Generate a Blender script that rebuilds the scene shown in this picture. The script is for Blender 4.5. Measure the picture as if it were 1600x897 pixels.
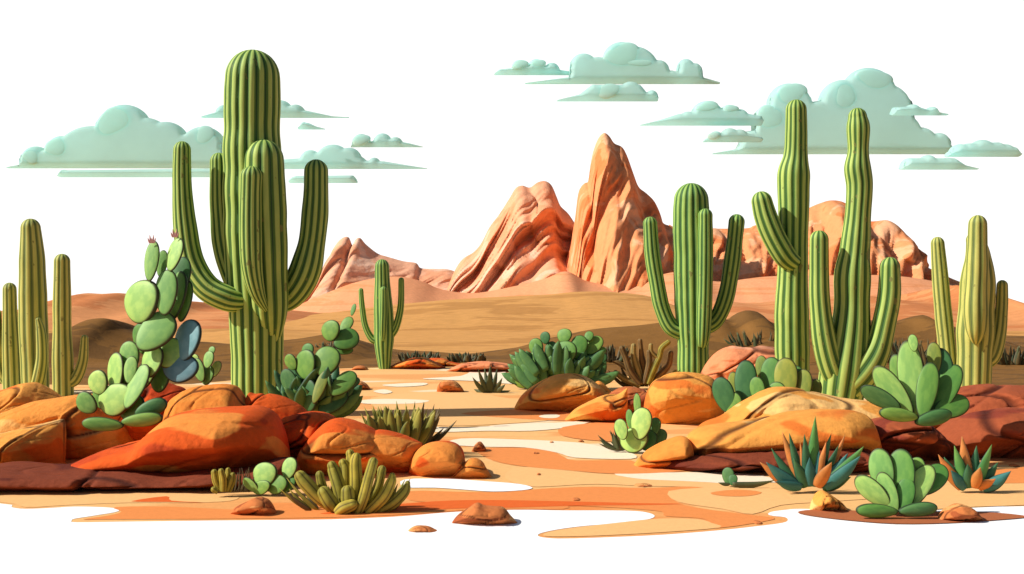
import bpy, math, random
import numpy as np
from mathutils import Vector, Matrix, noise, geometry
R = math.radians
for o in list(bpy.data.objects): bpy.data.objects.remove(o)
SC = bpy.context.scene
COL = SC.collection

# ------------------------------------------------------------ camera
S, H, CX, CY = 2000.0, 2.0, 800.0, 448.5
cd = bpy.data.cameras.new('camera'); cam = bpy.data.objects.new('camera', cd); COL.objects.link(cam)
cam.location = (0, 0, H); cam.rotation_euler = (R(90), 0, 0)
cd.sensor_width = 36; cd.lens = 36 * S / 1600; cd.clip_start = .1; cd.clip_end = 8000
SC.camera = cam
# ------------------------------------------------------------ sky, sun, exposure
SUN = Vector((-0.77, -0.13, 0.62)).normalized()
w = bpy.data.worlds.new('World'); SC.world = w; w.use_nodes = True
nt = w.node_tree; nt.nodes.clear()
out = nt.nodes.new('ShaderNodeOutputWorld'); bg = nt.nodes.new('ShaderNodeBackground')
sky = nt.nodes.new('ShaderNodeTexSky'); sky.sky_type = 'NISHITA'; sky.sun_disc = False
sky.sun_elevation = math.asin(SUN.z); sky.sun_rotation = math.atan2(SUN.x, SUN.y)
sky.dust_density = 2.0
bg.inputs['Strength'].default_value = 0.06
tc = nt.nodes.new('ShaderNodeTexCoord'); sep = nt.nodes.new('ShaderNodeSeparateXYZ')
mr = nt.nodes.new('ShaderNodeMapRange'); mr.interpolation_type = 'SMOOTHSTEP'
mr.inputs['From Min'].default_value = math.sin(R(13.5)); mr.inputs['From Max'].default_value = math.sin(R(22))
mr.inputs['To Min'].default_value = 1; mr.inputs['To Max'].default_value = 0
mx = nt.nodes.new('ShaderNodeMix'); mx.data_type = 'RGBA'
nt.links.new(tc.outputs['Generated'], sep.inputs[0]); nt.links.new(sep.outputs['Z'], mr.inputs['Value'])
mr2 = nt.nodes.new('ShaderNodeMapRange'); mr2.interpolation_type = 'SMOOTHSTEP'   # the white glare fades away to the sides and behind
mr2.inputs['From Min'].default_value = .2; mr2.inputs['From Max'].default_value = .75
nt.links.new(sep.outputs['Y'], mr2.inputs['Value'])
mm = nt.nodes.new('ShaderNodeMath'); mm.operation = 'MULTIPLY'
nt.links.new(mr.outputs[0], mm.inputs[0]); nt.links.new(mr2.outputs[0], mm.inputs[1])
nt.links.new(mm.outputs[0], mx.inputs[0]); nt.links.new(sky.outputs[0], mx.inputs[6])
k = 1.06 / 0.06
mx.inputs[7].default_value = (k, k * .995, k * .995, 1)      # white dusty horizon band
nt.links.new(mx.outputs[2], bg.inputs['Color']); nt.links.new(bg.outputs[0], out.inputs[0])
sl = bpy.data.lights.new('sun', 'SUN'); sl.energy = 4.9; sl.angle = R(.5); sl.color = (1, .965, .90)
so = bpy.data.objects.new('sun', sl); COL.objects.link(so); so.rotation_euler = SUN.to_track_quat('Z', 'Y').to_euler()
so.location = (-20, -5, 20)
SC.view_settings.view_transform = 'Standard'; SC.view_settings.look = 'None'
SC.view_settings.exposure = 0.14; SC.view_settings.gamma = 1; SC.view_settings.use_curve_mapping = False
SC.render.resolution_x = 1024; SC.render.resolution_y = 574
SC.render.engine = 'CYCLES'

# ------------------------------------------------------------ helpers
def P(px, py, Y): return Vector(((px - CX) / S * Y, Y, H - (py - CY) / S * Y))
def gY(py): return S * H / (py - CY)                       # depth at which the ground shows at this height

def tag(o, label=None, cat=None, group=None, kind=None):
    if label: o['label'] = label
    if cat: o['category'] = cat
    if group: o['group'] = group
    if kind: o['kind'] = kind
    return o
def empty(name, loc):
    o = bpy.data.objects.new(name, None); COL.objects.link(o); o.location = loc; o.empty_display_size = .2
    return o
def mesh(name, verts, faces, mat, loc=(0, 0, 0), parent=None, attrs=None, smooth=True):
    """verts are world coordinates; stored relative to loc (or to the parent's loc)"""
    L = Vector(loc)
    me = bpy.data.meshes.new(name)
    me.from_pydata([tuple(Vector(v) - L) for v in verts], [], faces)
    me.validate(); me.update()
    if attrs:
        for an, vals in attrs.items():
            a = me.attributes.new(an, 'FLOAT', 'POINT')
            a.data.foreach_set('value', vals)
    if smooth: me.polygons.foreach_set('use_smooth', [True] * len(me.polygons))
    me.materials.append(mat)
    o = bpy.data.objects.new(name, me); COL.objects.link(o)
    if parent is not None:
        o.parent = parent; o.location = L - parent.location
    else: o.location = L
    return o
def catmull(pts, n, closed=False):
    """resample a polyline of tuples with n steps per segment"""
    res = []; m = len(pts); rng = range(m if closed else m - 1)
    for i in rng:
        g = (lambda j: pts[j % m]) if closed else (lambda j: pts[max(0, min(m - 1, j))])
        p0, p1, p2, p3 = g(i - 1), g(i), g(i + 1), g(i + 2)
        for s in range(n):
            t = s / n
            res.append(tuple(.5 * ((2 * b) + (-a + c) * t + (2 * a - 5 * b + 4 * c - d) * t * t + (-a + 3 * b - 3 * c + d) * t ** 3)
                             for a, b, c, d in zip(p0, p1, p2, p3)))
    if not closed: res.append(tuple(pts[-1]))
    return res
def interp(prof, x):
    if x <= prof[0][0]: return prof[0][1]
    for (x0, y0), (x1, y1) in zip(prof, prof[1:]):
        if x <= x1: return y0 + (y1 - y0) * (x - x0) / max(1e-6, x1 - x0)
    return prof[-1][1]
def sst(a, b, x):
    t = max(0, min(1, (x - a) / (b - a))); return t * t * (3 - 2 * t)

# ------------------------------------------------------------ materials
def newmat(name, rough=.85, spec=.15):
    m = bpy.data.materials.new(name); m.use_nodes = True
    b = m.node_tree.nodes['Principled BSDF']
    b.inputs['Roughness'].default_value = rough; b.inputs['Specular IOR Level'].default_value = spec
    return m, m.node_tree, b
def N(t, typ, **kw):
    n = t.nodes.new(typ)
    for k_, v in kw.items():
        if k_ in n.inputs: n.inputs[k_].default_value = v
        else: setattr(n, k_, v)
    return n
def ramp(t, stops, mode='LINEAR'):
    r = t.nodes.new('ShaderNodeValToRGB'); cr = r.color_ramp; cr.interpolation = mode
    while len(cr.elements) < len(stops): cr.elements.new(.5)
    while len(cr.elements) > len(stops): cr.elements.remove(cr.elements[-1])
    for e, (p, c) in zip(cr.elements, stops): e.position = p; e.color = (*c, 1)
    return r
def mixc(t, fac, a, b, mode='MIX'):
    m = t.nodes.new('ShaderNodeMix'); m.data_type = 'RGBA'; m.blend_type = mode
    for idx, v in ((0, fac), (6, a), (7, b)):
        if hasattr(v, 'is_linked') or hasattr(v, 'links'): t.links.new(v, m.inputs[idx])
        elif idx == 0: m.inputs[0].default_value = v
        else: m.inputs[idx].default_value = (*v, 1)
    return m.outputs[2]
def attr(t, name):
    a = t.nodes.new('ShaderNodeAttribute'); a.attribute_name = name; return a.outputs['Fac']
def coords(t, scale=(1, 1, 1), rot=(0, 0, 0), which='Object'):
    c = t.nodes.new('ShaderNodeTexCoord'); m = t.nodes.new('ShaderNodeMapping')
    m.inputs['Scale'].default_value = scale; m.inputs['Rotation'].default_value = rot
    t.links.new(c.outputs[which], m.inputs[0]); return m.outputs[0]
def noi(t, vec, scale, detail=3, rough=.5, dist=0):
    n = N(t, 'ShaderNodeTexNoise', Scale=scale, Detail=detail, Roughness=rough, Distortion=dist)
    t.links.new(vec, n.inputs['Vector']); return n.outputs['Fac']
def bump(t, b, h, strength=.3, dist=.02):
    n = N(t, 'ShaderNodeBump', Strength=strength, Distance=dist)
    t.links.new(h, n.inputs['Height']); t.links.new(n.outputs[0], b.inputs['Normal'])
def geopos(t, scale=(1, 1, 1), rot=(0, 0, 0)):
    g = t.nodes.new('ShaderNodeNewGeometry'); m = t.nodes.new('ShaderNodeMapping')
    m.inputs['Scale'].default_value = scale; m.inputs['Rotation'].default_value = rot
    t.links.new(g.outputs['Position'], m.inputs[0]); return m.outputs[0]

def rock_mat(name, base, light, deep, crack=(.05, .012, .008), scale=1.0, thr=.5, slope=.35):
    """banded sandstone: wavy strata of three tones with crisp edges, dark dirt in the cracks"""
    m, t, b = newmat(name, .9, .12)
    v = geopos(t, (.5 * scale, .8 * scale, 1.9 * scale), (0, slope, 0))
    n1 = noi(t, v, 1.15, 2.5, .5, .6)
    r = ramp(t, [(0, deep), (.36, deep), (.40, base), (thr + .06, base), (thr + .09, light)])
    t.links.new(n1, r.inputs[0])
    v2 = geopos(t, (1, 1, 1)); n2 = noi(t, v2, 9, 6, .65)
    r2 = ramp(t, [(.3, (.86, .84, .84)), (.7, (1.08, 1.05, 1.03))]); t.links.new(n2, r2.inputs[0])
    c = mixc(t, 1.0, r.outputs[0], r2.outputs[0], 'MULTIPLY')
    c = mixc(t, attr(t, 'crack'), c, crack)
    t.links.new(c, b.inputs['Base Color'])
    n3 = noi(t, v2, 16, 9, .75); bump(t, b, n3, .55, .03)
    return m
M_RED = rock_mat('red orange sandstone', (.72, .105, .014), (.80, .27, .05), (.50, .058, .012))
M_YEL = rock_mat('golden sandstone', (.78, .33, .065), (.86, .50, .17), (.74, .19, .03))
M_AMB = rock_mat('amber sandstone', (.80, .30, .055), (.86, .44, .13), (.74, .24, .04))
M_DRK = rock_mat('dark red sandstone', (.36, .085, .032), (.52, .15, .045), (.24, .045, .024))
M_SHADE = rock_mat('maroon base shade', (.22, .048, .020), (.30, .07, .028), (.13, .026, .015))  # shade of the rock bases, painted as a maroon tone
M_PNK = rock_mat('pink sandstone', (.78, .27, .12), (.82, .36, .20), (.62, .16, .06))
M_PEB = rock_mat('brown orange stone', (.60, .19, .055), (.78, .36, .12), (.38, .095, .03), scale=4)

def mount_mat(name, a, b_, c_, scale=.06):
    m, t, b = newmat(name, .95, .05)
    v = geopos(t, (scale, scale * .6, scale * .75), (0, R(35), 0))
    n1 = noi(t, v, 1.6, 3, .5, 1.0)
    r = ramp(t, [(0, a), (.42, a), (.45, b_), (.56, b_), (.59, c_)]); t.links.new(n1, r.inputs[0])
    v2 = geopos(t); n2 = noi(t, v2, .5, 7, .65)
    r2 = ramp(t, [(.3, (.88, .86, .85)), (.7, (1.08, 1.06, 1.05))]); t.links.new(n2, r2.inputs[0])
    c = mixc(t, 1.0, r.outputs[0], r2.outputs[0], 'MULTIPLY')
    c = mixc(t, attr(t, 'crack'), c, (a[0] * .45, a[1] * .4, a[2] * .4))
    t.links.new(c, b.inputs['Base Color']); bump(t, b, n2, .5, .8)
    return m
M_MT1 = mount_mat('peach mountain rock', (.76, .33, .17), (.81, .39, .22), (.84, .48, .32))
M_MT2 = mount_mat('orange mountain rock', (.74, .22, .075), (.80, .31, .13), (.84, .43, .23))
M_MT3 = mount_mat('pale peach mountain rock', (.76, .36, .20), (.80, .42, .26), (.84, .54, .38))

def hill_mat(name, a, b_, sx=.05, sy=.12, thr=.5, dots=True):
    m, t, b = newmat(name, .95, .05)
    v = geopos(t, (sx, sy, .6)); n1 = noi(t, v, 1.6, 4, .55, .6)
    r = ramp(t, [(0, a), (thr, a), (thr + .02, b_)]); t.links.new(n1, r.inputs[0])
    n2 = noi(t, geopos(t), 1.5, 8, .7)
    r2 = ramp(t, [(.3, (.84, .82, .8)), (.7, (1.08, 1.06, 1.05))]); t.links.new(n2, r2.inputs[0])
    c = mixc(t, 1.0, r.outputs[0], r2.outputs[0], 'MULTIPLY')
    t.links.new(c, b.inputs['Base Color']); bump(t, b, n2, .4, .1)
    return m
M_TAN = hill_mat('tan slope', (.62, .31, .095), (.50, .24, .07), .05, .1, .56)
M_ORH = hill_mat('orange slope', (.58, .21, .075), (.66, .28, .11))
M_BRH = hill_mat('brown slope', (.225, .108, .03), (.165, .082, .026), .4, .5, .52)
M_BR2 = hill_mat('rust brown slope', (.40, .165, .055), (.50, .22, .075), .12, .2)

def sand_mat(name, stops, fine=.15, sx=.16, sy=.5, scale=1.0):
    m, t, b = newmat(name, .95, .08)
    v = geopos(t, (sx, sy, 1)); n1 = noi(t, v, scale, 3, .5, .5)
    r = ramp(t, stops); t.links.new(n1, r.inputs[0])
    n2 = noi(t, geopos(t), 14, 8, .7)
    r2 = ramp(t, [(.25, (1 - fine,) * 3), (.75, (1 + fine * .4,) * 3)]); t.links.new(n2, r2.inputs[0])
    c = mixc(t, 1.0, r.outputs[0], r2.outputs[0], 'MULTIPLY')
    t.links.new(c, b.inputs['Base Color']); bump(t, b, n2, .25, .02)
    return m
OR_, TN_, PE_, CR_ = (.80, .27, .075), (.80, .36, .12), (.84, .47, .18), (.86, .66, .42)
M_SAND = sand_mat('orange sand', [(0, OR_), (.34, OR_), (.36, TN_), (.46, TN_), (.48, PE_), (.62, PE_), (.64, CR_)])
M_SORG = sand_mat('plain orange sand', [(0, (.80, .27, .075))], .1)
M_SDEP = sand_mat('deep orange sand', [(0, (.74, .135, .025))], .1)
M_SPCH = sand_mat('peach sand', [(0, (.86, .48, .19))], .1)
M_SCRM = sand_mat('cream sand', [(0, (.90, .74, .53))], .08)
M_SHADOW = sand_mat('red brown ground shadow', [(0, (.42, .13, .05))], .1)  # tone of the shadow painted on the ground at lower right
M_WHT = sand_mat('white salt crust', [(0, (.93, .925, .92))], .015)

def cactus_mat(name, valley, mid, ridge):
    m, t, b = newmat(name, .6, .25)
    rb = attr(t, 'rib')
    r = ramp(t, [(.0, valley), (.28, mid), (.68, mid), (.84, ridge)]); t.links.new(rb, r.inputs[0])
    n = noi(t, geopos(t, (1, 1, .35)), 3.2, 4, .6)
    r2 = ramp(t, [(.35, (.80, .84, .80)), (.65, (1.08, 1.05, 1.0))]); t.links.new(n, r2.inputs[0])
    c = mixc(t, 1.0, r.outputs[0], r2.outputs[0], 'MULTIPLY')
    # corky scars near the foot
    n4 = noi(t, geopos(t, (1, 1, .6)), 7, 3, .6); r4 = ramp(t, [(.66, (0, 0, 0)), (.69, (.8, .8, .8))]); t.links.new(n4, r4.inputs[0])
    c = mixc(t, r4.outputs[0], c, (.20, .20, .06))
    # areoles: pale dots spaced along each ridge
    a = attr(t, 'spot'); c = mixc(t, a, c, (.42, .42, .20))
    t.links.new(c, b.inputs['Base Color'])
    n3 = noi(t, geopos(t), 40, 4, .6); bump(t, b, n3, .15, .01)
    return m
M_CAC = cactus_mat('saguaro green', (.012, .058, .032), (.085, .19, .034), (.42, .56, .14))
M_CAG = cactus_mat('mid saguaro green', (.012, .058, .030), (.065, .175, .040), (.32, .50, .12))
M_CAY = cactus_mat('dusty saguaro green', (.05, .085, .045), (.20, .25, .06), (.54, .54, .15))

def pad_mat(name, col, rim=(.05, .05, .015), dot=(.14, .075, .02), tint=(.06, .14, .05), rimw=1.0):
    m, t, b = newmat(name, .55, .3)
    oi = t.nodes.new('ShaderNodeObjectInfo')
    hs = N(t, 'ShaderNodeHueSaturation'); hs.inputs['Color'].default_value = (*col, 1)
    mh = N(t, 'ShaderNodeMapRange'); mh.inputs['To Min'].default_value = .485; mh.inputs['To Max'].default_value = .53
    mv = N(t, 'ShaderNodeMapRange'); mv.inputs['To Min'].default_value = 1.15; mv.inputs['To Max'].default_value = .72
    t.links.new(oi.outputs['Random'], mh.inputs[0]); t.links.new(oi.outputs['Random'], mv.inputs[0])
    t.links.new(mh.outputs[0], hs.inputs['Hue']); t.links.new(mv.outputs[0], hs.inputs['Value'])
    n = noi(t, coords(t, (1, 1, 1)), 4.0, 3, .5)
    r = ramp(t, [(.40, (.80, .88, .84)), (.6, (1.1, 1.06, 1.0))]); t.links.new(n, r.inputs[0])
    c = mixc(t, 1.0, hs.outputs[0], r.outputs[0], 'MULTIPLY')
    vo = N(t, 'ShaderNodeTexVoronoi', Scale=4.6, Randomness=.55); t.links.new(coords(t, (1, .2, 1)), vo.inputs['Vector'])
    r3 = ramp(t, [(.0, (.9,) * 3), (.085, (.9,) * 3), (.12, (0, 0, 0))]); t.links.new(vo.outputs['Distance'], r3.inputs[0])
    c = mixc(t, r3.outputs[0], c, dot)
    ra = ramp(t, [(.90, (0, 0, 0)), (.97, (rimw,) * 3)]); t.links.new(attr(t, 'rim'), ra.inputs[0])
    c = mixc(t, ra.outputs[0], c, rim)
    t.links.new(c, b.inputs['Base Color']); bump(t, b, r3.outputs[0], .4, .02)
    return m
M_PAD = pad_mat('light green cactus pad', (.36, .56, .14))
M_PADM = pad_mat('mid green cactus pad', (.17, .33, .06), (.03, .05, .015))
M_PADD = pad_mat('dark green cactus pad', (.08, .20, .06), (.02, .04, .015))
M_PADB = pad_mat('blue green cactus pad', (.17, .36, .38), (.02, .04, .03))
M_PADO = pad_mat('olive cactus pad', (.26, .30, .045), (.06, .05, .012))

def leaf_mat(name, col, tip, rimc=(.02, .045, .035)):
    m, t, b = newmat(name, .55, .3)
    n = noi(t, coords(t, (1, 1, 1)), 6.0, 3, .5)
    r = ramp(t, [(.40, (.75, .85, .85)), (.6, (1.1, 1.05, 1.0))]); t.links.new(n, r.inputs[0])
    rt = ramp(t, [(.55, col), (1.0, tip)]); t.links.new(attr(t, 'len'), rt.inputs[0])
    c = mixc(t, 1.0, rt.outputs[0], r.outputs[0], 'MULTIPLY')
    ra = ramp(t, [(.80, (0, 0, 0)), (.95, (.85,) * 3)]); t.links.new(attr(t, 'rim'), ra.inputs[0])
    c = mixc(t, ra.outputs[0], c, rimc)
    t.links.new(c, b.inputs['Base Color']); b.inputs['Subsurface Weight'].default_value = 0
    return m
L_TEAL = leaf_mat('teal leaf', (.05, .20, .18), (.06, .22, .20))
L_GRN = leaf_mat('green leaf', (.10, .30, .07), (.16, .36, .08))
L_DGRN = leaf_mat('dark green leaf', (.05, .16, .07), (.07, .20, .08))
L_ORG = leaf_mat('orange leaf', (.66, .22, .05), (.72, .26, .07), (.20, .09, .03))
L_OLV = leaf_mat('olive leaf', (.30, .27, .045), (.42, .36, .06))
L_BRN = leaf_mat('brown leaf', (.13, .085, .03), (.16, .11, .035))
L_GRY = leaf_mat('grey green leaf', (.09, .10, .04), (.11, .13, .05))
L_SHR = leaf_mat('shrub leaf', (.085, .20, .055), (.11, .25, .07))
L_PNK = leaf_mat('pink flower', (.70, .30, .25), (.75, .38, .32), (.6, .25, .22))

def stem_mat(name, col, valley):
    m, t, b = newmat(name, .65, .2)
    r = ramp(t, [(0, valley), (.45, col), (1, (col[0] * 1.25, col[1] * 1.2, col[2] * 1.1))]); t.links.new(attr(t, 'rib'), r.inputs[0])
    oi = t.nodes.new('ShaderNodeObjectInfo'); r0 = ramp(t, [(0, (.75, .8, .8)), (1, (1.15, 1.1, 1.0))]); t.links.new(oi.outputs['Random'], r0.inputs[0])
    c = mixc(t, 1.0, r.outputs[0], r0.outputs[0], 'MULTIPLY')
    n = noi(t, geopos(t), 8, 4, .6); r2 = ramp(t, [(.38, (.75, .78, .75)), (.62, (1.1, 1.06, 1))]); t.links.new(n, r2.inputs[0])
    c = mixc(t, 1.0, c, r2.outputs[0], 'MULTIPLY'); t.links.new(c, b.inputs['Base Color'])
    return m
S_OLV = stem_mat('olive stem', (.33, .28, .045), (.09, .06, .015))
S_BRN = stem_mat('brown stem', (.20, .12, .045), (.08, .04, .02))
S_TAN = stem_mat('pale tan stem', (.34, .25, .09), (.14, .09, .03))
S_RUST = stem_mat('rust stem', (.13, .045, .022), (.07, .02, .012))

def cloud_mat(name, col):
    m, t, b = newmat(name, 1, 0)
    n = noi(t, geopos(t), .06, 5, .55); r = ramp(t, [(.35, (.95,) * 3), (.65, (1.03,) * 3)]); t.links.new(n, r.inputs[0])
    c = mixc(t, 1.0, col, r.outputs[0], 'MULTIPLY'); t.links.new(c, b.inputs['Base Color'])
    tr = t.nodes.new('ShaderNodeBsdfTranslucent'); t.links.new(c, tr.inputs[0])
    ms = t.nodes.new('ShaderNodeMixShader'); ms.inputs[0].default_value = .6
    o_ = [x for x in t.nodes if x.type == 'OUTPUT_MATERIAL'][0]
    t.links.new(b.outputs[0], ms.inputs[1]); t.links.new(tr.outputs[0], ms.inputs[2]); t.links.new(ms.outputs[0], o_.inputs[0])
    return m
M_CLD = cloud_mat('teal cloud', (.65, .93, .91))
M_CLL = cloud_mat('pale cloud highlight', (.78, .98, .93))  # paler tone paints the highlights on the cloud lobes

# ------------------------------------------------------------ ground
def sheet(name, pts, z, mat, px=True, smooth=3, kind='structure'):
    if smooth > 1: pts = catmull(pts, smooth, True)
    vs = []
    for x, y in pts:
        if px: Y = gY(y); vs.append(Vector(((x - CX) / S * Y, Y, z)))
        else: vs.append(Vector((x, y, z)))
    tris = geometry.tessellate_polygon([vs])
    fs = []
    for a, b, c in tris:
        n = (vs[b] - vs[a]).cross(vs[c] - vs[a]); fs.append((a, b, c) if n.z > 0 else (a, c, b))
    o = mesh(name, vs, fs, mat, smooth=False)
    return tag(o, kind=kind)
gv = [Vector((x, y, z)) for y, z in ((-600, 0), (80, 0), (110, -1.0), (5000, -250)) for x in (-4000, 4000)]
tag(mesh('ground', gv, [(0, 1, 3, 2), (2, 3, 5, 4), (4, 5, 7, 6)], M_SAND, smooth=False), kind='structure')
M_NEAR = sand_mat('dark bounce absorber', [(0, (.07, .075, .07))], .2)
gv = [Vector((x, y, .0012)) for y in (-300, 8.1) for x in (-600, 600)]
tag(mesh('bounce_absorber', gv, [(0, 1, 3, 2)], M_NEAR, smooth=False), kind='structure')  # unseen dark sheet added near the camera to cut warm bounce light
# white salt flat in front of the sand
sheet('salt_flat', [(-420, 770), (-200, 778), (0, 787), (18, 793), (40, 795.5), (80, 794), (116, 792), (150, 792.5), (176, 794), (187, 797.5), (178, 801),
       (160, 804), (135, 808), (116, 811), (112, 814), (120, 816.5), (200, 815.5), (320, 814), (420, 813), (515, 812), (580, 809.5), (629, 807), (700, 801),
       (760, 798), (824, 797), (880, 798), (950, 798), (994, 799), (1014, 802), (1023, 806.5), (1016, 811), (994, 814), (950, 819), (906, 823), (870, 828), (845, 833.5),
       (841, 838), (855, 841), (884, 842), (950, 840), (1037, 836), (1125, 829), (1180, 823), (1222, 817.5), (1231, 813), (1226, 808.5), (1208, 806.5), (1200, 804), (1206, 800), (1228, 797), (1249, 795.5),
       (1300, 797), (1380, 800), (1440, 799), (1522, 794), (1560, 792), (1600, 791.5), (1800, 786), (2100, 790), (2500, 925), (-1100, 925)], .0025, M_WHT, smooth=3)
SH = [  # (name, material, layer, outline)
 ('sand_strip', M_SPCH, 1, [(-300, 765), (0, 768), (120, 769), (250, 770), (330, 773), (372, 776), (360, 783), (300, 786), (200, 786), (100, 790), (40, 793), (0, 785), (-200, 776)]),
 ('sand_strip', M_SORG, 2, [(180, 793), (260, 792), (370, 797), (470, 800), (560, 802), (640, 796), (760, 790), (870, 788), (880, 796), (760, 796), (640, 804), (515, 809), (320, 811.5), (170, 812), (130, 812), (170, 806), (190, 800)]),
 ('sand_strip', M_SDEP, 3, [(205, 784), (260, 776), (268, 783), (320, 786), (260, 785)]),
 ('sand_strip', M_SDEP, 3, [(600, 791), (680, 784), (760, 782), (880, 784), (1000, 787), (1068, 788), (1010, 790), (900, 791), (800, 794), (700, 796), (640, 800), (560, 803), (500, 803)]),
 ('salt_streak', M_WHT, 4, [(632, 750), (700, 749), (760, 753), (810, 757), (832, 763), (815, 767), (770, 769), (725, 766), (680, 763), (632, 762)]),
 ('sand_strip', M_SORG, 2, [(640, 768), (720, 769), (790, 769), (850, 764), (930, 761), (1010, 763), (1090, 760), (1110, 768), (1060, 771), (1052, 780), (1070, 790), (1130, 800), (1180, 806), (1210, 812), (1120, 826), (1110, 816), (1090, 810), (1040, 807), (1034, 800), (980, 795), (880, 790), (700, 786), (640, 782)]),
 ('sand_strip', M_SPCH, 2, [(850, 838), (858, 832), (900, 825), (960, 818), (1030, 811), (1090, 812), (1112, 818), (1124, 825), (1040, 832), (950, 837), (884, 839)]),
 ('sand_strip', M_SPCH, 2, [(815, 730), (880, 735), (960, 742), (1060, 741), (1120, 741), (1180, 752), (1190, 760), (1260, 772), (1400, 776), (1300, 784), (1220, 790), (1176, 804), (1130, 796), (1060, 785), (1045, 768), (1100, 762), (1010, 760), (930, 757), (850, 761), (828, 760), (795, 752), (790, 740)]),
 ('sand_strip', M_SCRM, 3, [(960, 741), (1040, 739), (1130, 739), (1190, 744), (1230, 756), (1190, 754), (1160, 762), (1130, 756), (1060, 752), (1000, 749)]),
 ('sand_strip', M_SORG, 4, [(1110, 771), (1150, 766), (1190, 770), (1170, 776), (1130, 776)]),
 ('sand_strip', M_SORG, 3, [(745, 703), (800, 700), (855, 703), (880, 714), (900, 720), (985, 720), (1010, 732), (1100, 733), (1040, 739), (960, 741), (880, 735), (815, 729), (770, 720)]),
 ('sand_strip', M_SCRM, 4, [(700, 695), (720, 686), (800, 687), (900, 692), (945, 700), (990, 710), (985, 718), (900, 716), (870, 708), (820, 700), (760, 699)]),
 ('sand_strip', M_SCRM, 4, [(672, 668), (740, 668), (800, 663), (870, 661), (925, 658), (890, 668), (830, 674), (760, 674), (690, 676), (650, 673)]),
 ('sand_strip', M_SPCH, 3, [(580, 622), (700, 612), (790, 622), (880, 640), (870, 655), (800, 662), (700, 666), (640, 660), (600, 645)]),
 ('sand_strip', M_SORG, 4, [(720, 647), (790, 641), (860, 640), (900, 650), (940, 655), (880, 658), (800, 654)]),
 ('sand_strip', M_SORG, 4, [(880, 668), (960, 660), (1010, 672), (1000, 690), (940, 690), (880, 682)]),
 ('salt_streak', M_SCRM, 5, [(567, 626), (600, 624), (650, 625), (671, 627), (650, 631), (600, 632), (566, 631)]),
 ('salt_streak', M_SCRM, 5, [(597, 602), (640, 599), (667, 599), (660, 603), (620, 605)]),
 ('salt_streak', M_SCRM, 5, [(583, 612), (600, 609), (613, 613), (600, 616)]),
 ('sand_strip', M_SCRM, 5, [(660, 592), (720, 588), (742, 577), (770, 572), (790, 580), (790, 592), (820, 592), (815, 600), (790, 600), (740, 596), (690, 594)]),
 ('sand_strip', M_SCRM, 5, [(842, 651), (860, 648), (875, 650), (868, 654), (850, 654)]),
 ('ground_shadow', M_SHADOW, 5, [(1246, 802), (1270, 798), (1320, 799), (1400, 801), (1500, 801), (1560, 803), (1606, 809), (1560, 814), (1480, 819), (1400, 820), (1330, 815), (1270, 808)]),  # shadow under the front plant, painted as a dark patch
 ('sand_strip', M_SORG, 4, [(1480, 745), (1560, 735), (1700, 725), (1750, 760), (1600, 756), (1500, 757)]),
 ('sand_strip', M_SPCH, 3, [(1380, 790), (1430, 770), (1500, 757), (1620, 753), (1760, 765), (1750, 780), (1600, 790), (1520, 793), (1440, 797)]),
]
soil = [(-600, 536), (0, 536), (200, 532), (330, 536), (440, 530), (520, 524), (570, 538), (610, 549), (690, 553), (760, 553), (800, 547), (850, 533), (900, 524), (1000, 515), (1200, 512), (1600, 525), (2200, 530)]
sheet('far_slope', [(-700, 510), (2300, 510), (2300, 572), (-700, 572)], .0022, M_TAN, smooth=1)
sheet('brown_soil', soil + [(2200, 590), (1600, 606), (1250, 600), (1100, 585), (960, 588), (830, 578), (760, 566), (700, 569), (600, 574), (520, 576), (450, 580), (300, 600), (0, 600), (-600, 590)], .0027, M_BRH, smooth=3)
for i_, (nm, m_, ly, pts) in enumerate(sorted(SH, key=lambda q: q[2])): sheet(nm, pts, .0032 + .0003 * i_, m_)

# ------------------------------------------------------------ hills and mountains
def ridge(name, prof, Y, front, back, mat, seed=0, nx=160, foot=-.3, rough=.04, p=1.3):
    prof = catmull(prof, 6); xs0, xs1 = prof[0][0], prof[-1][0]
    vs = []; fs = []; rows = []
    ts = [-1, -.75, -.5, -.3, -.15, -.06, 0, .08, .2, .4, .7, 1]
    for t in ts:
        row = []
        for i in range(nx + 1):
            px = xs0 + (xs1 - xs0) * i / nx
            c = P(px, interp(prof, px), Y)
            y = Y + (t * front if t < 0 else t * back)
            zc = c.z - foot
            z = foot + zc * (1 - abs(t) ** p)
            z += rough * front * .05 * noise.fractal(Vector((c.x * .4 + seed, y * .4, 0)), 1, 2, 5) * min(1, abs(t) * 4)
            x = c.x * (1 if t >= 0 else 1)
            row.append(len(vs)); vs.append(Vector((x, y, z)))
        rows.append(row)
    for a, b in zip(rows, rows[1:]):
        for i in range(nx): fs.append((a[i], a[i + 1], b[i + 1], b[i]))
    return tag(mesh(name, vs, fs, mat), kind='structure')

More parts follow.
